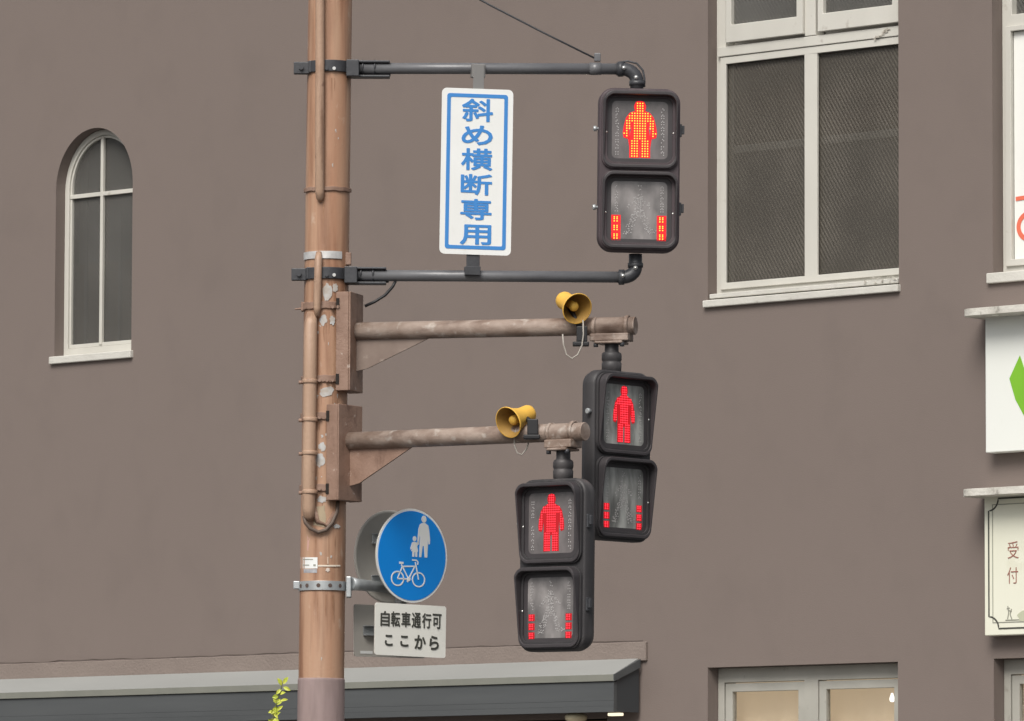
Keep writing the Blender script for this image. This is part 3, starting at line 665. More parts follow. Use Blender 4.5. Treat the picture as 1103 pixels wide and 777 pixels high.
# two charcoal pipe arms with clamps
def black_arm(pts, bracket, tab, elbow_from, elbow, collars, bolts):
    m = MB(); m.tube(pts, .0245, 20)
    arm = m.build('signal_arm', ARMB, pole)
    (bx0, by), (bx1, by1) = bracket
    m = MB(); p0, p1 = Lp(bx0, by, -.10), Lp(bx1, by1, -.06)
    hh = .032
    for sgn in (1, -1):                         # channel: two flanges and a web
        z = (p0.z + p1.z) / 2
        m.box(p0.x + .02, p1.x, -.075, -.01, z + sgn * hh - .005, z + sgn * hh + .005)
    m.box(p0.x + .06, p0.x + .21, -.012, -.006, z - hh + .006, z + hh - .006)
    m.box(p0.x + .02, p0.x + .075, -.105, -.01, z - hh - .004, z + hh + .004)
    m.build('channel_bracket', DARKSTEEL, arm, 0.003)
    b = around(by, -88, 62, .05, .008, 'clamp', DARKSTEEL, arm, bevel=.002)
    m = MB(); c = Lp(*tab); 
    m.box(c.x - .045, c.x + .045, -.055, -.045, c.z - .026, c.z + .026); m.box(c.x - .045, c.x + .045, -.030, -.022, c.z - .026, c.z + .026)
    m.box(c.x + .02, c.x + .05, -.07, -.02, c.z - .022, c.z + .03)
    m.build('clamp_flange', DARKSTEEL, arm, 0.003)
    q = Vector((c.x - .012, -.056, c.z)); m = MB(); m.tube([q, q + Vector((0, -.012, 0))], .011, 6); m.build('bolt', DARKSTEEL, arm)
    for x in (352, 360):
        q = Lp(x, by, surf(x, by) - .009); m = MB(); m.tube([q, q + Vector((0, -.01, 0))], .008, 6); m.build('bolt', DARKSTEEL if x == 352 else BOLT, arm)
    for x in (bx0 + 23, bx0 + 36):
        q = Lp(x, by, -.012); m = MB(); m.tube([q + Vector((0, 0, -.03)), q + Vector((0, -.045, -.028)), q + Vector((0, -.058, 0)), q + Vector((0, -.045, .028)), q + Vector((0, 0, .03))], .005, 8); m.build('u_bolt', DARKSTEEL, arm)
    m = MB(); m.tube(elbow, [.029] * len(elbow), 20); 
    for i, (x, y, dx, dz) in enumerate(collars): 
        q = Lp(x, y, -.05); m.tube([q - Vector((dx, 0, dz)), q + Vector((dx, 0, dz))], .0335, 20)
    m.build('elbow', DARKSTEEL, arm)
    for (x, y) in bolts:
        q = Lp(x, y, -.079); m = MB(); m.lathe([(.0, .008), (.008, .006), (.010, 0)], loc(q) @ Matrix.Rotation(math.pi / 2, 4, 'X'), 12); m.build('rivet', BOLT, arm)
    return arm
def quarter(x0, y0, x1, y1, dy, n=8, vert_first=False):
    out = []
    for k in range(n + 1):
        a = math.pi / 2 * k / n
        out.append(Lp(x0 + (x1 - x0) * math.sin(a), y1 + (y0 - y1) * math.cos(a), dy))
    return out
arm1 = black_arm([Lp(384, 74, -.045), Lp(500, 74, -.047), Lp(668, 74.6, -.05)], ((368, 74), (420, 73.8)), (328, 75), None,
          [Lp(664, 74.6, -.05)] + quarter(670, 74.6, 686, 88, -.05) + [Lp(686, 97, -.05)], [(668.5, 74.6, .012, 0), (686, 90, 0, .010)], [(672, 73.2), (685.2, 83.5)])
arm2 = black_arm([Lp(382, 297, -.045), Lp(500, 297.5, -.047), Lp(670, 298.8, -.05)], ((366, 296.5), (416, 296.7)), (325.5, 297), None,
          [Lp(666, 298.8, -.05)] + quarter(671, 298.8, 684.5, 288, -.05) + [Lp(684.5, 274, -.05)], [(669.5, 298.8, .012, 0), (684.5, 286, 0, .010)], [(671, 297), (684.5, 288.5)])
m = MB(); m.tube([Lp(x, y, -.05) for x, y in ((426, 303), (423, 309), (415, 318), (404, 325), (393, 330))], .0065, 10); m.build('short_cable', BLACK, pole)
# wrap of cable over the top elbow
m = MB(); m.tube([Lp(x, y, -.055) for x, y in ((668, 67.5), (676, 66), (686, 68.5), (692.5, 76), (694.3, 85), (694.0, 94))], .0045, 8); m.build('wire_guide', DARKSTEEL, arm1)

# two rusty arms on channel boxes
GREYB = mat('grey_brown_gusset', (0.235, 0.18, 0.15), 0.65, col2=(0.185, 0.135, 0.11), scale=14, amount=.6, col3=(0.33, 0.27, 0.23), s3=22, lo3=.62, hi3=.74)
def rusty_arm(ang, py_box0, py_box1, L, s, e_, gus, gmat):
    c = ax_at_z(P(350, (py_box0 + py_box1) / 2, PY).z) - base
    m = MB(); m.tube([s, s + (e_ - s) * .5, e_], .0385, 28)
    arm = m.build('signal_arm', ARMP, pole)
    Rz = Matrix.Rotation(-ang, 4, 'Z')
    h = (P(350, py_box0, PY).z - P(350, py_box1, PY).z)
    bm2 = loc(c) @ Rz
    m = MB(); m.box(L - .008, L, -.088, .088, -h / 2, h / 2, bm2); m.box(L - .066, L - .0085, -.088, -.080, -h / 2, h / 2, bm2); m.box(L - .066, L - .0085, .080, .088, -h / 2, h / 2, bm2)
    m.box(L - .064, L - .0085, -.0795, .0795, -h / 2 + .001, -h / 2 + .008, bm2)
    m.build('mounting_box', RUST3, arm, 0.003)
    m = MB(); zg = s.z - c.z
    gv = [(L + .0005, zg - .03), (L + gus[0], zg - .035 + gus[2]), (L + gus[0], zg - .043 + gus[2]), (L + .05, -h / 2 + gus[1]), (L + .0005, -h / 2 + gus[1] - .01)]
    m.flat([gv], -.005, .010, bm2); m.build('gusset', gmat, arm)
    for zz in (-h / 2 + .05, h / 2 - .05):
        m = MB()
        m.box(L - .064, L - .05, -.0925, -.0885, zz - .022, zz + .022, bm2); m.build('slot', mat('slot_dark', (.02, .015, .012), .9), arm)
    dr = (e_ - s).normalized()
    m = MB(); m.tube([e_ + dr * .0005, e_ + dr * .005], [.0395, .037], 28); m.build('end_cap', ARMP, arm)
    return arm, dr
ua, ud = rusty_arm(rad(17), 317, 423, .1415, Lp(384.5, 357, -.041), Lp(683.5, 351, -.40), (.345, .10, .012), GREYB)
la, ld = rusty_arm(rad(34), 438, 541, .139, Lp(377, 475.3, -.078), Lp(629.5, 465, -.75), (.335, .075, .010), RUST3)
def hanger(arm, dr, px, py_plate0, py_plate1, py_neck1, t_, pw):
    c0 = Lp(px, py_plate0, t_); c1 = Lp(px, py_plate1, t_); c2 = Lp(px, py_neck1, t_)
    ang = math.atan2(dr.y, dr.x); R_ = Matrix.Rotation(ang, 4, 'Z')
    m = MB(); m.box(-pw / 2, pw / 2, -.045, .045, c1.z + .012, c0.z, loc((c0.x, c0.y, 0)) @ R_); m.box(-pw * .36, pw * .36, -.055, .055, c1.z, c1.z + .011, loc((c0.x, c0.y, 0)) @ R_)
    hp = m.build('hanger_plate', ARMP, arm, 0.004)
    for sx in (-1, 1):
        q = loc((c0.x, c0.y, 0)) @ R_ @ Vector((sx * pw * .34, -.04, 0)); m = MB(); m.tube([Vector((q.x, q.y, c1.z - .014)), Vector((q.x, q.y, c1.z + .004))], .010, 6); m.build('bolt', DARKSTEEL, arm)
    for sx in (-.42, .42):
        q = loc((c0.x, c0.y, 0)) @ R_ @ Vector((sx * pw, 0, 0)); rr = .0405
        zc = c0.z + .030 + (0.004 if sx > 0 else 0)
        m = MB(); M_ = loc((q.x, q.y, zc)) @ R_ @ Matrix.Rotation(math.pi / 2, 4, 'Y')
        m.lathe([(rr, -.008), (rr + .004, -.008), (rr + .004, .008), (rr, .008)], M_, 28); m.build('pipe_strap', ARMP, arm)
    return c1, c2
h2a, h2b = hanger(ua, ud, 658.7, 360, 371, 401, -.375, .17)
h3a, h3b = hanger(la, ld, 606.5, 474, 486, 517, -.69, .135)

# ------------------------------------------------------------------ pedestrian signals
HW, HH = .354, .712
UV, LV = .173, -.176
FIG = [(-.13, .66), (-.20, .60), (-.34, .55), (-.46, .40), (-.53, .15), (-.57, -.10), (-.55, -.24), (-.44, -.27), (-.40, -.16), (-.36, .06), (-.33, .20), (-.325, -.2),
       (-.33, -.60), (-.34, -.93), (-.05, -.93), (-.045, -.40), (.045, -.40), (.05, -.93), (.34, -.93), (.33, -.60), (.325, -.2), (.33, .20), (.36, .06), (.40, -.16), (.44, -.27), (.55, -.24), (.57, -.10),
       (.53, .15), (.46, .40), (.34, .55), (.20, .60), (.13, .66), (.165, .74), (.17, .83), (.12, .93), (0, .97), (-.12, .93), (-.17, .83), (-.165, .74)]
WALKER = [((.02, .80), (.02, .95)), ((-.05, .60), (.08, .60)), ((-.10, .50), (-.38, .10)), ((.10, .50), (.40, .12)), ((-.08, .5), (-.10, .05)), ((.08, .5), (.10, .05)), ((0, .5), (0, .05)), ((-.10, .0), (-.48, -.85)), ((0, -.02), (-.34, -.85)),
          ((.08, .0), (.44, -.80)), ((.02, -.05), (.32, -.88)), ((-.48, -.9), (-.3, -.9)), ((.44, -.86), (.58, -.80))]
def inside(p, poly):
    c = False; x, y = p; j = len(poly) - 1
    for i in range(len(poly)):
        xi, yi = poly[i]; xj, yj = poly[j]
        if (yi > y) != (yj > y) and x < (xj - xi) * (y - yi) / (yj - yi) + xi: c = not c
        j = i
    return c
LH = .124
def signal(name, label, mw, dot, glow, lensm, fig_s=1.0, fx=.96, sp=.086, hood=.034, neck=True, dotr=.0029, swell=.014, HOUSE=HOUSE):
    root = empty(name, mw, label, 'traffic light', 'red pedestrian signals on the pole')
    # origin: top centre of the housing on its hanging axis; front door at y = -0.07
    zc = -HH / 2
    m = MB()                                     # housing: rounded box narrowing to the back
    prof = [(HW - .016, HH - .016, -.0705, .058), (HW, HH, -.062, .064), (HW, HH, -.02, .064), (HW - .02, HH - .02, .008, .056), (HW - .075, HH - .075, .020, .04)]
    rings = [[m.b.verts.new((x, y, z + zc)) for x, z in rrect(w_, h_, r_)] for w_, h_, y, r_ in prof]
    n = len(rings[0])
    for a, b in zip(rings[:-1], rings[1:]):
        for k in range(n): m.b.faces.new((a[k], a[(k + 1) % n], b[(k + 1) % n], b[k])).smooth = True
    m.b.faces.new(rings[0]); m.b.faces.new(rings[-1][::-1])
    m.build('housing', HOUSE, root)
    if neck:
        m = MB(); m.lathe([(.030, .120), (.030, .085), (.040, .080), (.043, .070), (.043, .050), (.040, .046), (.040, .040), (.043, .036), (.042, .006), (.036, .0), (.036, -.01)], Matrix.Identity(4), 28)
        m.build('neck_coupling', HOUSE, root)
    for ui, cz in ((0, UV), (1, LV)):
        c = zc + cz
        m = MB()                                 # lamp door: a rounded ring
        m.flat([rrect(.332, .338, .050, 8, 0, c), rrect(.284, .282, .032, 8, 0, c)], -.084, .0132)
        door = m.build('lamp_door', HOUSE, root, .004)
        m = MB()                                 # hood: deep at the top, running out down the sides
        oo, ii = rrect(.322, .330, .046, 8, 0, c), rrect(.306, .300, .040, 8, 0, c)
        k_ = len(oo)
        def dep(z):
            s_ = (z - (c - .02)) / .15; s_ = max(0, min(1, s_)); s_ = s_ ** .9; return -.0845 - .007 - hood * s_
        vo = [m.b.verts.new((x, -.0845, z)) for x, z in oo]; vi = [m.b.verts.new((x, -.0845, z)) for x, z in ii]
        flare = 1.03
        wo = [m.b.verts.new((x, dep(z), z)) for x, z in oo]; wi = [m.b.verts.new((x, dep(z), z)) for x, z in ii]
        for k in range(k_):
            j = (k + 1) % k_
            m.b.faces.new((vo[k], vo[j], wo[j], wo[k])); m.b.faces.new((wo[k], wo[j], wi[j], wi[k])); m.b.faces.new((wi[k], wi[j], vi[j], vi[k])); m.b.faces.new((vi[k], vi[j], vo[j], vo[k]))
        for f in m.b.faces: f.smooth = False
        m.build('hood', HOODM, door, .003)
        m = MB(); m.flat([rrect(.2835, .2815, .032, 8, 0, c), rrect(LH * 2 - .004, LH * 2 + .002, .022, 8, 0, c)], -.0765, .0055); m.build('lens_rim', HOODM, door)
        m = MB(); m.flat([rrect(LH * 2 - .002, LH * 2 + .004, .022, 8, 0, c)], -.0755, .0045); m.build('lens', lensm if ui == 0 or lensm is LENS2 else LENS3, door)
        yl = -.0757
        if ui == 0:
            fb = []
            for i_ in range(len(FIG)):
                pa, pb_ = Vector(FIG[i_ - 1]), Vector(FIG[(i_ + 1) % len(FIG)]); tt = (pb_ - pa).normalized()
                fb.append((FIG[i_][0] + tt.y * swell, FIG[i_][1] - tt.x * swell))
            m = MB(); m.flat([[(x * LH * fig_s * fx, c + z * LH * fig_s) for x, z in fb]], yl - .0008, .0007); m.build('red_figure_glow', glow, door)  # added glowing sheet, wider than the dots, stands in for their halo
            m = MB(); 
            zz = -.90
            while zz < .97:
                xx = -.6 if True else 0
                k = -7
                while k <= 7:
                    x = k * sp
                    if inside((x, zz), FIG) and (abs(x) > .03 or zz > -.3) and not (.25 < abs(x) < .345 and -.3 < zz < .3): m.disc(x * LH * fig_s * fx, c + zz * LH * fig_s, dotr, yl - .0022, .0014, 6)
                    k += 1
                zz += sp * .92
            m.build('figure_leds', dot, door)
        for sx in (-1, 1):                       # unlit lamps: the countdown columns, and the walking figure on the lower lens
            m = MB()
            for k in range(8 if ui == 0 else 5):
                z0 = (.72 - .215 * k) if ui == 0 else (.80 - .19 * k)
                for (ax_, az_) in ((-.04, 0), (.04, 0), (-.04, -.08), (.04, -.08), (0, .04)):
                    if random.random() < .75: m.disc((sx * .80 + ax_) * LH, c + (z0 + az_) * LH, .0026, yl - .0012, .001, 6)
            m.build('countdown_leds', UNLIT, door)
        if ui == 1:
            m = MB()
            for (a, b) in WALKER:
                n_ = max(3, int(math.dist(a, b) / .045))
                for k in range(n_ + 1):
                    t = k / n_; 
                    for q_ in range(2):
                        if random.random() < .7: m.disc((a[0] + (b[0] - a[0]) * t + random.uniform(-.07, .07)) * LH, c + (a[1] + (b[1] - a[1]) * t + random.uniform(-.04, .04)) * LH * .9, random.uniform(.0016, .0032), yl - .0012, .001, 6)
            m.build('walking_figure', UNLIT, door)
        if ui == 1:
            for sx in (-1, 1):
                m = MB(); m2 = MB()
                for k in range(3):
                    z0 = -.92 + .30 * k
                    m.flat([rect((sx * .80 - .13 - swell) * LH, (sx * .80 + .11 + swell) * LH, c + (z0 - .10 - swell) * LH, c + (z0 + .10 + swell) * LH)], yl - .0008, .0007)
                    for (ax_, az_) in ((-.07, -.07), (.03, -.07), (-.07, .01), (.03, .01), (-.07, .07), (.03, .07)):
                        m2.disc((sx * .80 + ax_) * LH, c + (z0 + az_) * LH, dotr, yl - .0022, .0014, 6)
                m.build('countdown_bar_glow', glow, door); m2.build('countdown_leds', dot, door)  # the sheet behind these dots is painted bloom too
        for sx in (-1, 1):                       # latches and hinges on the sides
            q = Vector((sx * (HW / 2 - .002), -.050, c + (.005 if ui == 0 else .012)))
            m = MB()
            if sx < 0: m.tube([q, q + Vector((-.010, 0, 0)), q + Vector((-.011, 0, 0)), q + Vector((-.024, 0, 0))], [.007, .007, .012, .012], 10)
            else: m.box(q.x - .001, q.x + .010, q.y - .012, q.y + .012, q.z - .028, q.z + .028); m.box(q.x + .0101, q.x + .022, q.y - .008, q.y + .008, q.z - .016, q.z + .022)
            m.build('latch' if sx < 0 else 'hinge', STEEL if sx < 0 else DARKSTEEL, door, .002)
            q = Vector((sx * .146, -.0838, c - .012)); m = MB(); m.lathe([(0, .0025), (.003, .002), (.0045, 0)], loc(q) @ Matrix.Rotation(math.pi / 2, 4, 'X'), 8); m.build('screw', BOLT, door)
    return root
TILT = 0.008
def placed(pt, yaw): return loc(pt) @ Matrix.Rotation(TILT, 4, 'Y') @ Matrix.Rotation(yaw, 4, 'Z')
signal('pedestrian_signal', 'topmost pedestrian signal, orange-red figure, held between the charcoal pipe arms', placed(P(687.3, 97.5, PY - .05), rad(6)), LED_OR, LED_OR_GLOW, LENS, 1.02, hood=.032, neck=False, dotr=.0031, swell=.045, sp=.094, HOUSE=HOUSE_T)
s2 = signal('pedestrian_signal', 'pedestrian signal hanging from upper rusty arm, turned right, partly behind the lowest one', loc(base) @ placed(h2b, rad(45)), LED_RED, LED_RED_GLOW, LENS2, 1.0, .93)
s3 = signal('pedestrian_signal', 'lowest pedestrian signal, turned left, hanging from the lower rusty arm', loc(base) @ placed(h3b, rad(-39)), LED_RED, LED_RED_GLOW, LENS, 1.0)
for o in (s2, s3): o.scale = (1, 1, 1.017)

# ------------------------------------------------------------------ yellow horn speakers on the rusty arms
def horn(label, mouth, rear, mouth_dir, bx, cable, arm_z):
    """mouth, rear: points; mouth_dir: unit axis"""
    root = empty('horn_speaker', loc(bx), label, 'loudspeaker', 'yellow horn speakers on the rusty arms')
    A = mouth_dir.normalized(); q = A.to_track_quat('Z', 'Y').to_matrix().to_4x4()
    M_ = loc(mouth - bx) @ q
    R_ = .068
    outer = [(0, -.148), (.022, -.147), (.036, -.140), (.039, -.128), (.039, -.085), (.042, -.070), (.049, -.045), (.058, -.018), (.0665, -.004), (R_, .0), (.0675, .004), (.0645, .003)]
    m = MB(); m.lathe(outer, M_, 40); m.build('bell', HORN, root)
    m = MB(); m.lathe([(.0644, .0028), (.060, -.012), (.051, -.036), (.042, -.060), (.034, -.085), (0, -.09)], M_, 40); m.build('bell_inside', HORNIN, root)
    m = MB(); m.lathe([(.016, -.088), (.019, -.05), (.021, -.030), (.018, -.022), (.010, -.018), (0, -.017)], M_, 24); m.build('phase_plug', HORN, root)
    m = MB()
    m.box(-.020, .026, -.022, .022, -.03, .036); m.box(-.036, .034, -.026, .026, -.048, -.0301)
    m.build('bracket', BLACK, root, .004)
    m = MB(); m.tube([Vector((0, 0, .02)), (mouth - bx - A * .10)], .011, 10); m.build('swivel', BLACK, root)
    m = MB(); m.tube([p - bx for p in cable], .0032, 8); m.build('cable', CABLEG, root)
    return root
def W(px, py, dy): return P(px, py, PY + dy)
horn('yellow horn speaker on the upper rusty arm, mouth turned right', W(621.5, 332.5, -.44), None, Vector((.40, -.82, -.34)), W(626, 361, -.40),
     [W(x, y, -.43) for x, y in ((628, 345), (628.5, 360), (627, 372), (622.5, 382), (616, 386.5), (610, 382), (607, 371), (606, 360))], None)
horn('yellow horn speaker on the lower rusty arm, mouth turned left', W(547.8, 455, -.64), None, Vector((-.62, -.68, -.32)), W(573, 461, -.66),
     [W(x, y, -.60) for x, y in ((556, 462), (554, 470), (554.2, 480), (557, 488), (562, 490), (567, 484), (570, 475))], None)

# ------------------------------------------------------------------ vertical sign between the charcoal arms
sc = P(513.2, 185, PY - .10)
vs = empty('vertical_sign', loc(sc) @ Matrix.Rotation(.0125, 4, 'Y') @ Matrix.Rotation(rad(9), 4, 'Z'), 'tall white sign with blue Japanese writing between two charcoal arms', 'sign')
VW, VH = .312, .722
m = MB(); m.flat([rrect(VW, VH, .022)], 0, .004); m.build('panel', REFW, vs)
m = MB(); m.flat([rrect(VW - .046, VH - .046, .012), rrect(VW - .078, VH - .078, .006)], -.0012, .001); m.build('border', BLUEINK, vs)
m = MB()
rows = [(106, 131), (135, 156.5), (160, 184), (188, 211), (215, 238), (243, 265)]
for ch, (ya, yb) in zip('斜め横断専用', rows):
    m.text(ch, -.068, .069, -(yb - 185.3) / 250, -(ya - 185.3) / 250, -.0014, .001, .0026)
m.build('lettering', BLUEINK, vs)
m = MB(); m.box(-.020, .028, .006, .012, VH / 2 - .10, VH / 2 + .108); m.box(-.026, .034, .012, .05, VH / 2 + .052, VH / 2 + .11); m.build('upper_bracket', mat('grey_bracket', (.21, .205, .20), .5, .1), vs, .002)
m = MB(); m.box(-.036, .022, .006, .012, -VH / 2 - .075, -VH / 2 + .10); m.box(-.040, .026, .004, .05, -VH / 2 - .088, -VH / 2 - .050); m.build('lower_bracket', DARKSTEEL, vs, .002)

# guy wire of the upper arm
a, b = P(642, 63.5, PY - .05), P(560 - 204, -93, PY - .02)
gw = empty('guy_wire', loc(a), 'thin dark stay wire rising from the upper charcoal arm', 'wire')
m = MB(); m.tube([(b - a) * t - Vector((0, 0, .02 * math.sin(math.pi * t))) for t in (0, .2, .4, .6, .8, 1)], .0042, 8); m.build('strand', DARKSTEEL, gw)
m = MB(); m.box(-.008, .020, -.012, .012, -.012, .024); m.build('wire_clamp', ARMB, gw, .003)
m = MB(); q = P(640, 74.3, PY - .05) - a; m.tube([q + Vector((-.02, 0, 0)), q + Vector((.03, 0, 0))], .0275, 20); m.build('pipe_collar', ARMB, gw)

# ------------------------------------------------------------------ road signs back to back on a bracket
YAW = rad(42)
nrm = Vector((math.sin(YAW), -math.cos(YAW), 0))
fc = P(443.3, 598.8, PY + .12)                  # centre of the blue disc
post = fc - nrm * .07
# bracket: part of the pole
br = around(632, -90, 90, .040, .005, 'sign_bracket', STEEL, pole, bevel=.001)
for a0 in (-62, -38, -8, 20, 48):
    c = ax_at_z(P(350, 632, PY).z) - base; r = prad(c.z) + .0062; aa = rad(a0)
    q = c + Vector((math.sin(aa) * r, -math.cos(aa) * r, 0)); m = MB(); m.tube([q, q + Vector((math.sin(aa), -math.cos(aa), 0)) * .0015], .009, 10); m.build('band_hole', mat('rust_hole', (.10, .07, .06), .9), br)
c = ax_at_z(P(350, 632, PY).z) - base
m = MB(); m.box(c.x - .125, c.x - .098, -.03, -.0, c.z - .012, c.z + .022); m.build('band_ear', STEEL, br, .003)
m = MB(); m.box(c.x + .103, c.x + .125, -.05, .03, c.z - .048, c.z + .042); m.build('band_flange', STEEL, br, .004)
pp = post - base
s_ = Vector((c.x + .12, -.015, c.z + .012)); e_ = Vector((pp.x - .02, pp.y, s_.z - .012))
m = MB(); m.tube([s_, s_ + (e_ - s_) * .15, e_], [.030, .026, .020], 20); m.build('bracket_tube', STEEL, br)
m = MB(); zt_, zb_ = P(430, 556, PY).z - base.z, P(430, 705, PY).z - base.z
m.tube([Vector((pp.x, pp.y, zb_)), Vector((pp.x, pp.y, zt_))], .026, 20); m.build('sign_post', STEEL, br)
def disc_sign(name, label, centre, yaw, front):
    r = .2045
    root = empty(name, loc(centre) @ Matrix.Rotation(.011, 4, 'Y') @ Matrix.Rotation(yaw, 4, 'Z'), label, 'road sign')
    m = MB(); m.lathe([(0, .0), (r - .003, 0), (r, .0015), (r, .004), (r - .003, .0055), (r - .012, .0055), (r - .014, .003), (0, .003)], Matrix.Rotation(-math.pi / 2, 4, 'X'), 64)
    m.build('disc', ALUBACK, root)
    m = MB(); m.flat([circ(r - .001, 72)], -.0018, .0012); m.build('white_rim', REFW, root)
    m = MB(); m.flat([circ(r - .0105, 72)], -.0034, .0012); m.build('blue_face', BLUE, root)
    for zz in (.075, -.105):
        m = MB(); m.box(-.11, .11, .007, .011, zz - .022, zz + .022); m.box(-.11, .11, .011, .028, zz + .018, zz + .022); m.box(-.11, .11, .011, .028, zz - .022, zz - .018)
        m.box(-.034, .034, .028, .044, zz - .018, zz + .018); m.build('back_rail', STEEL, root, .001)
    return root, r
bs, r = disc_sign('round_road_sign', 'round blue road sign with white adult, child and bicycle', fc, YAW, True)
m = MB(); u = lambda x, z: (x * r, z * r)
def limb(pts, ws): 
    L = []; Rr = []
    for i, p in enumerate(pts):
        p0 = Vector(pts[max(i - 1, 0)]); p1 = Vector(pts[min(i + 1, len(pts) - 1)]); t = (p1 - p0).normalized(); q = Vector((-t.y, t.x)); v = Vector(p)
        L.append(tuple((v + q * ws[i] / 2) * r)); Rr.append(tuple((v - q * ws[i] / 2) * r))
    m.flat([L + Rr[::-1]], -.0048, .0012)
adult = [(.245, .70), (.20, .67), (.165, .58), (.15, .44), (.14, .30), (.155, .24), (.185, .25), (.19, .34), (.205, .46), (.215, .40), (.205, .20), (.20, .06), (.195, -.02), (.255, -.02), (.29, .22), (.325, .22), (.35, -.02), (.42, -.02), (.435, .20), (.43, .40),
         (.445, .30), (.455, .26), (.49, .27), (.495, .36), (.47, .54), (.44, .66), (.38, .695), (.345, .71), (.275, .71)]
m.flat([[u(*p) for p in adult]], -.0048, .0012); m.flat([circ(.068 * r, 20, .315 * r, .79 * r, .075 * r)], -.0048, .0012)
child = [(.03, .295), (-.01, .28), (-.055, .16), (-.045, .12), (-.015, .15), (.005, .19), (-.025, .10), (.005, .09), (.005, -.02), (.055, -.02), (.065, .08), (.085, .08), (.09, -.02), (.14, -.02), (.14, .09), (.165, .10), (.135, .20), (.16, .25), (.185, .31), (.16, .315), (.12, .285), (.09, .295)]
m.flat([[u(*p) for p in child]], -.0048, .0012); m.flat([circ(.052 * r, 20, .06 * r, .365 * r, .055 * r)], -.0048, .0012)
for wx in (-.40, .19):
    m.flat([circ(.185 * r, 36, wx * r, -.50 * r, .162 * r), circ(.155 * r, 36, wx * r, -.50 * r, .133 * r)], -.0048, .0012)
for (pts, wd) in ((((-.40, -.50), (-.27, -.24)), .028), (((-.27, -.24), (.08, -.22)), .03), (((-.40, -.50), (-.09, -.50)), .028), (((-.09, -.50), (-.30, -.20)), .03), (((-.09, -.50), (.08, -.22)), .03),
                  (((.19, -.50), (.09, -.13)), .03), (((.0, -.09), (.12, -.09), (.165, -.125), (.16, -.185)), .03), (((-.36, -.165), (-.24, -.165)), .045), (((-.13, -.56), (-.05, -.46)), .045)):
    limb(list(pts), [wd] * len(pts))
m.flat([circ(.045 * r, 18, -.09 * r, -.50 * r)], -.0060, .0011)
m.build('pictogram', REFW, bs)
disc_sign('round_road_sign', 'grey back of a round road sign behind the blue disc', post - nrm * .075, YAW + math.pi, False)
def plate_sign(name, label, centre, yaw, w_, h_, front):
    root = empty(name, loc(centre) @ Matrix.Rotation(.011 if front else -.011, 4, 'Y') @ Matrix.Rotation(yaw, 4, 'Z'), label, 'road sign')
    m = MB(); m.flat([rrect(w_, h_, .012)], 0, .003); m.build('panel', ALUBACK, root)
    m = MB(); m.flat([rrect(w_ - .001, h_ - .001, .0115)], -.0015, .0012); m.build('face', mat('plate_face', (.90, .89, .82), .5, col2=(.885, .875, .805), scale=3), root)
    m = MB(); m.box(-.155, .155, .0045, .008, -.022, .022); m.box(-.155, .155, .008, .026, .018, .022); m.box(-.155, .155, .008, .026, -.022, -.018); m.box(-.034, .034, .026, .043, -.018, .018); m.build('back_rail', STEEL, root, .001)
    return root
pc = P(442.0, 679.2, PY + .12)
PWd, PHt = .408, .226
bp_ = plate_sign('sign_plate', 'cream plate with black Japanese writing under the round blue sign', pc, YAW, PWd, PHt, True)
m = MB()
chars = '自転車通行可'
x0, x1 = -PWd * .436, PWd * .44
cw = (x1 - x0) / 6
for i, ch in enumerate(chars): m.text(ch, x0 + cw * i + cw * .07, x0 + cw * (i + 1) - cw * .05, .012, .078, -.0032, .0012, .0014)
cs = [(-.36, -.25), (-.145, -.03), (.055, .215), (.265, .40)]
for ch, (xa, xb) in zip('ここから', cs): m.text(ch, PWd * xa, PWd * xb, -.080 if ch in 'から' else -.072, -.018 if ch in 'から' else -.024, -.0032, .0012, .0022)
m.build('lettering', INK, bp_)
bp2 = plate_sign('sign_plate', 'grey back of a plate sign behind the cream plate', Vector((post.x, post.y, pc.z)) - nrm * .075, YAW + math.pi, PWd, PHt, False)
m = MB(); m.box(.10, .17, .0035, .0045, -.10, -.088); m.build('back_label', REFW, bp2)

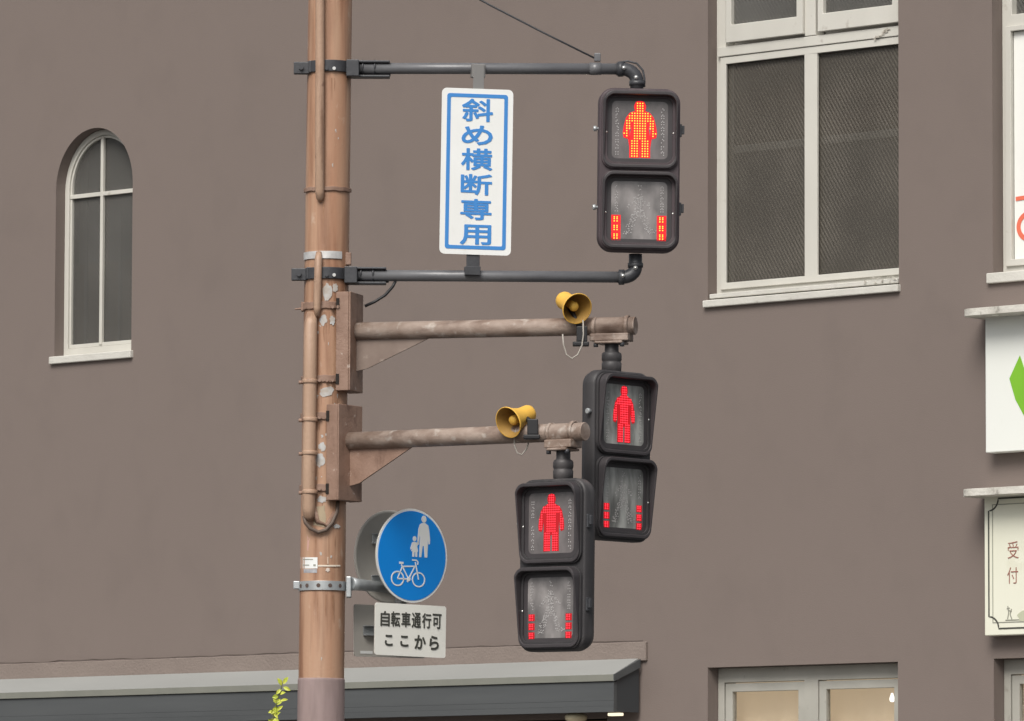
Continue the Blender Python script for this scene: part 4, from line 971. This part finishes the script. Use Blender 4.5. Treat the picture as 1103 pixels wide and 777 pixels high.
# ------------------------------------------------------------------ young plant tip in front of the awning
YP = 34.5
tipw = P(305, 734, YP)
pb = Vector((P(262, 1010, YP).x, YP, 0.0))
pl = empty('young_plant', loc(pb), 'thin yellow green plant shoot rising left of the pole', 'plant')
def spr(pxs): return [P(x, y, YP) - pb for x, y in pxs]
stem = [Vector((0, 0, 0)), Vector((.02, 0, .7))] + spr([(280, 850), (288, 800), (294, 775), (297, 762), (300, 750), (303, 741), (305, 733)])
m = MB(); m.tube(stem, [.012, .01, .008, .006, .005, .0045, .004, .003, .002], 8); m.build('stem', STEMM, pl)
m = MB(); rnd = random.Random(5)
def leaf(p, dirv, ln, wd):
    dirv = dirv.normalized(); side = dirv.cross(Vector((rnd.uniform(-.4, .4), -1, rnd.uniform(-.2, .6)))).normalized(); nn = side.cross(dirv)
    pts = [(0, 0, 0), (.25, .75, .05), (.55, 1, .10), (.82, .6, .04), (1, 0, -.08), (.82, -.6, .04), (.55, -1, .10), (.25, -.75, .05)]
    vs = [m.b.verts.new(p + dirv * a * ln + side * b * wd / 2 + nn * (c * ln)) for a, b, c in pts]
    mid = m.b.verts.new(p + dirv * .5 * ln + nn * (.02 * ln))
    for k in range(8): m.b.faces.new((vs[k], vs[(k + 1) % 8], mid))
def pd(dx, dy): return Vector((dx, -.3, -dy))
for (x, y, dx, dy, ln) in ((304, 739, -.6, -1, .055), (305, 737, .7, -1, .05), (305, 740, 1, .5, .045), (303, 742, -.8, .9, .05), (301, 748, 1, -.35, .05), (300, 750, -1, .2, .05), (298, 758, -.6, -1, .045), (297.5, 759, 1, -.5, .045),
                        (297, 761, -.5, .9, .055), (296.5, 762, .4, 1, .05), (295.5, 766, -1, .3, .04), (294.5, 772, .2, -1, .06), (294, 774, -.4, .9, .055), (293.5, 775, 1, .2, .045), (291, 784, -1, -.4, .06), (290, 790, 1, -.3, .06)):
    leaf(P(x, y, YP) - pb, pd(dx, dy), ln * rnd.uniform(.75, 1.1), ln * rnd.uniform(.38, .55))
    if y > 744: leaf(P(x + rnd.uniform(-2, 2), y + 5, YP) - pb, pd(rnd.uniform(-1, 1), rnd.uniform(-.6, 1)), ln * rnd.uniform(.6, .95), ln * .36)
for k in range(60):
    i = rnd.uniform(1.0, 3.2); j = int(i); p = stem[j].lerp(stem[j + 1], i - j)
    leaf(p, Vector((rnd.uniform(-1, 1), rnd.uniform(-1, 1), rnd.uniform(-.2, .9))), rnd.uniform(.05, .08), .035)
lv = m.build('leaves', LEAFM, pl)

# freshen derived matrices
bpy.context.view_layer.update()
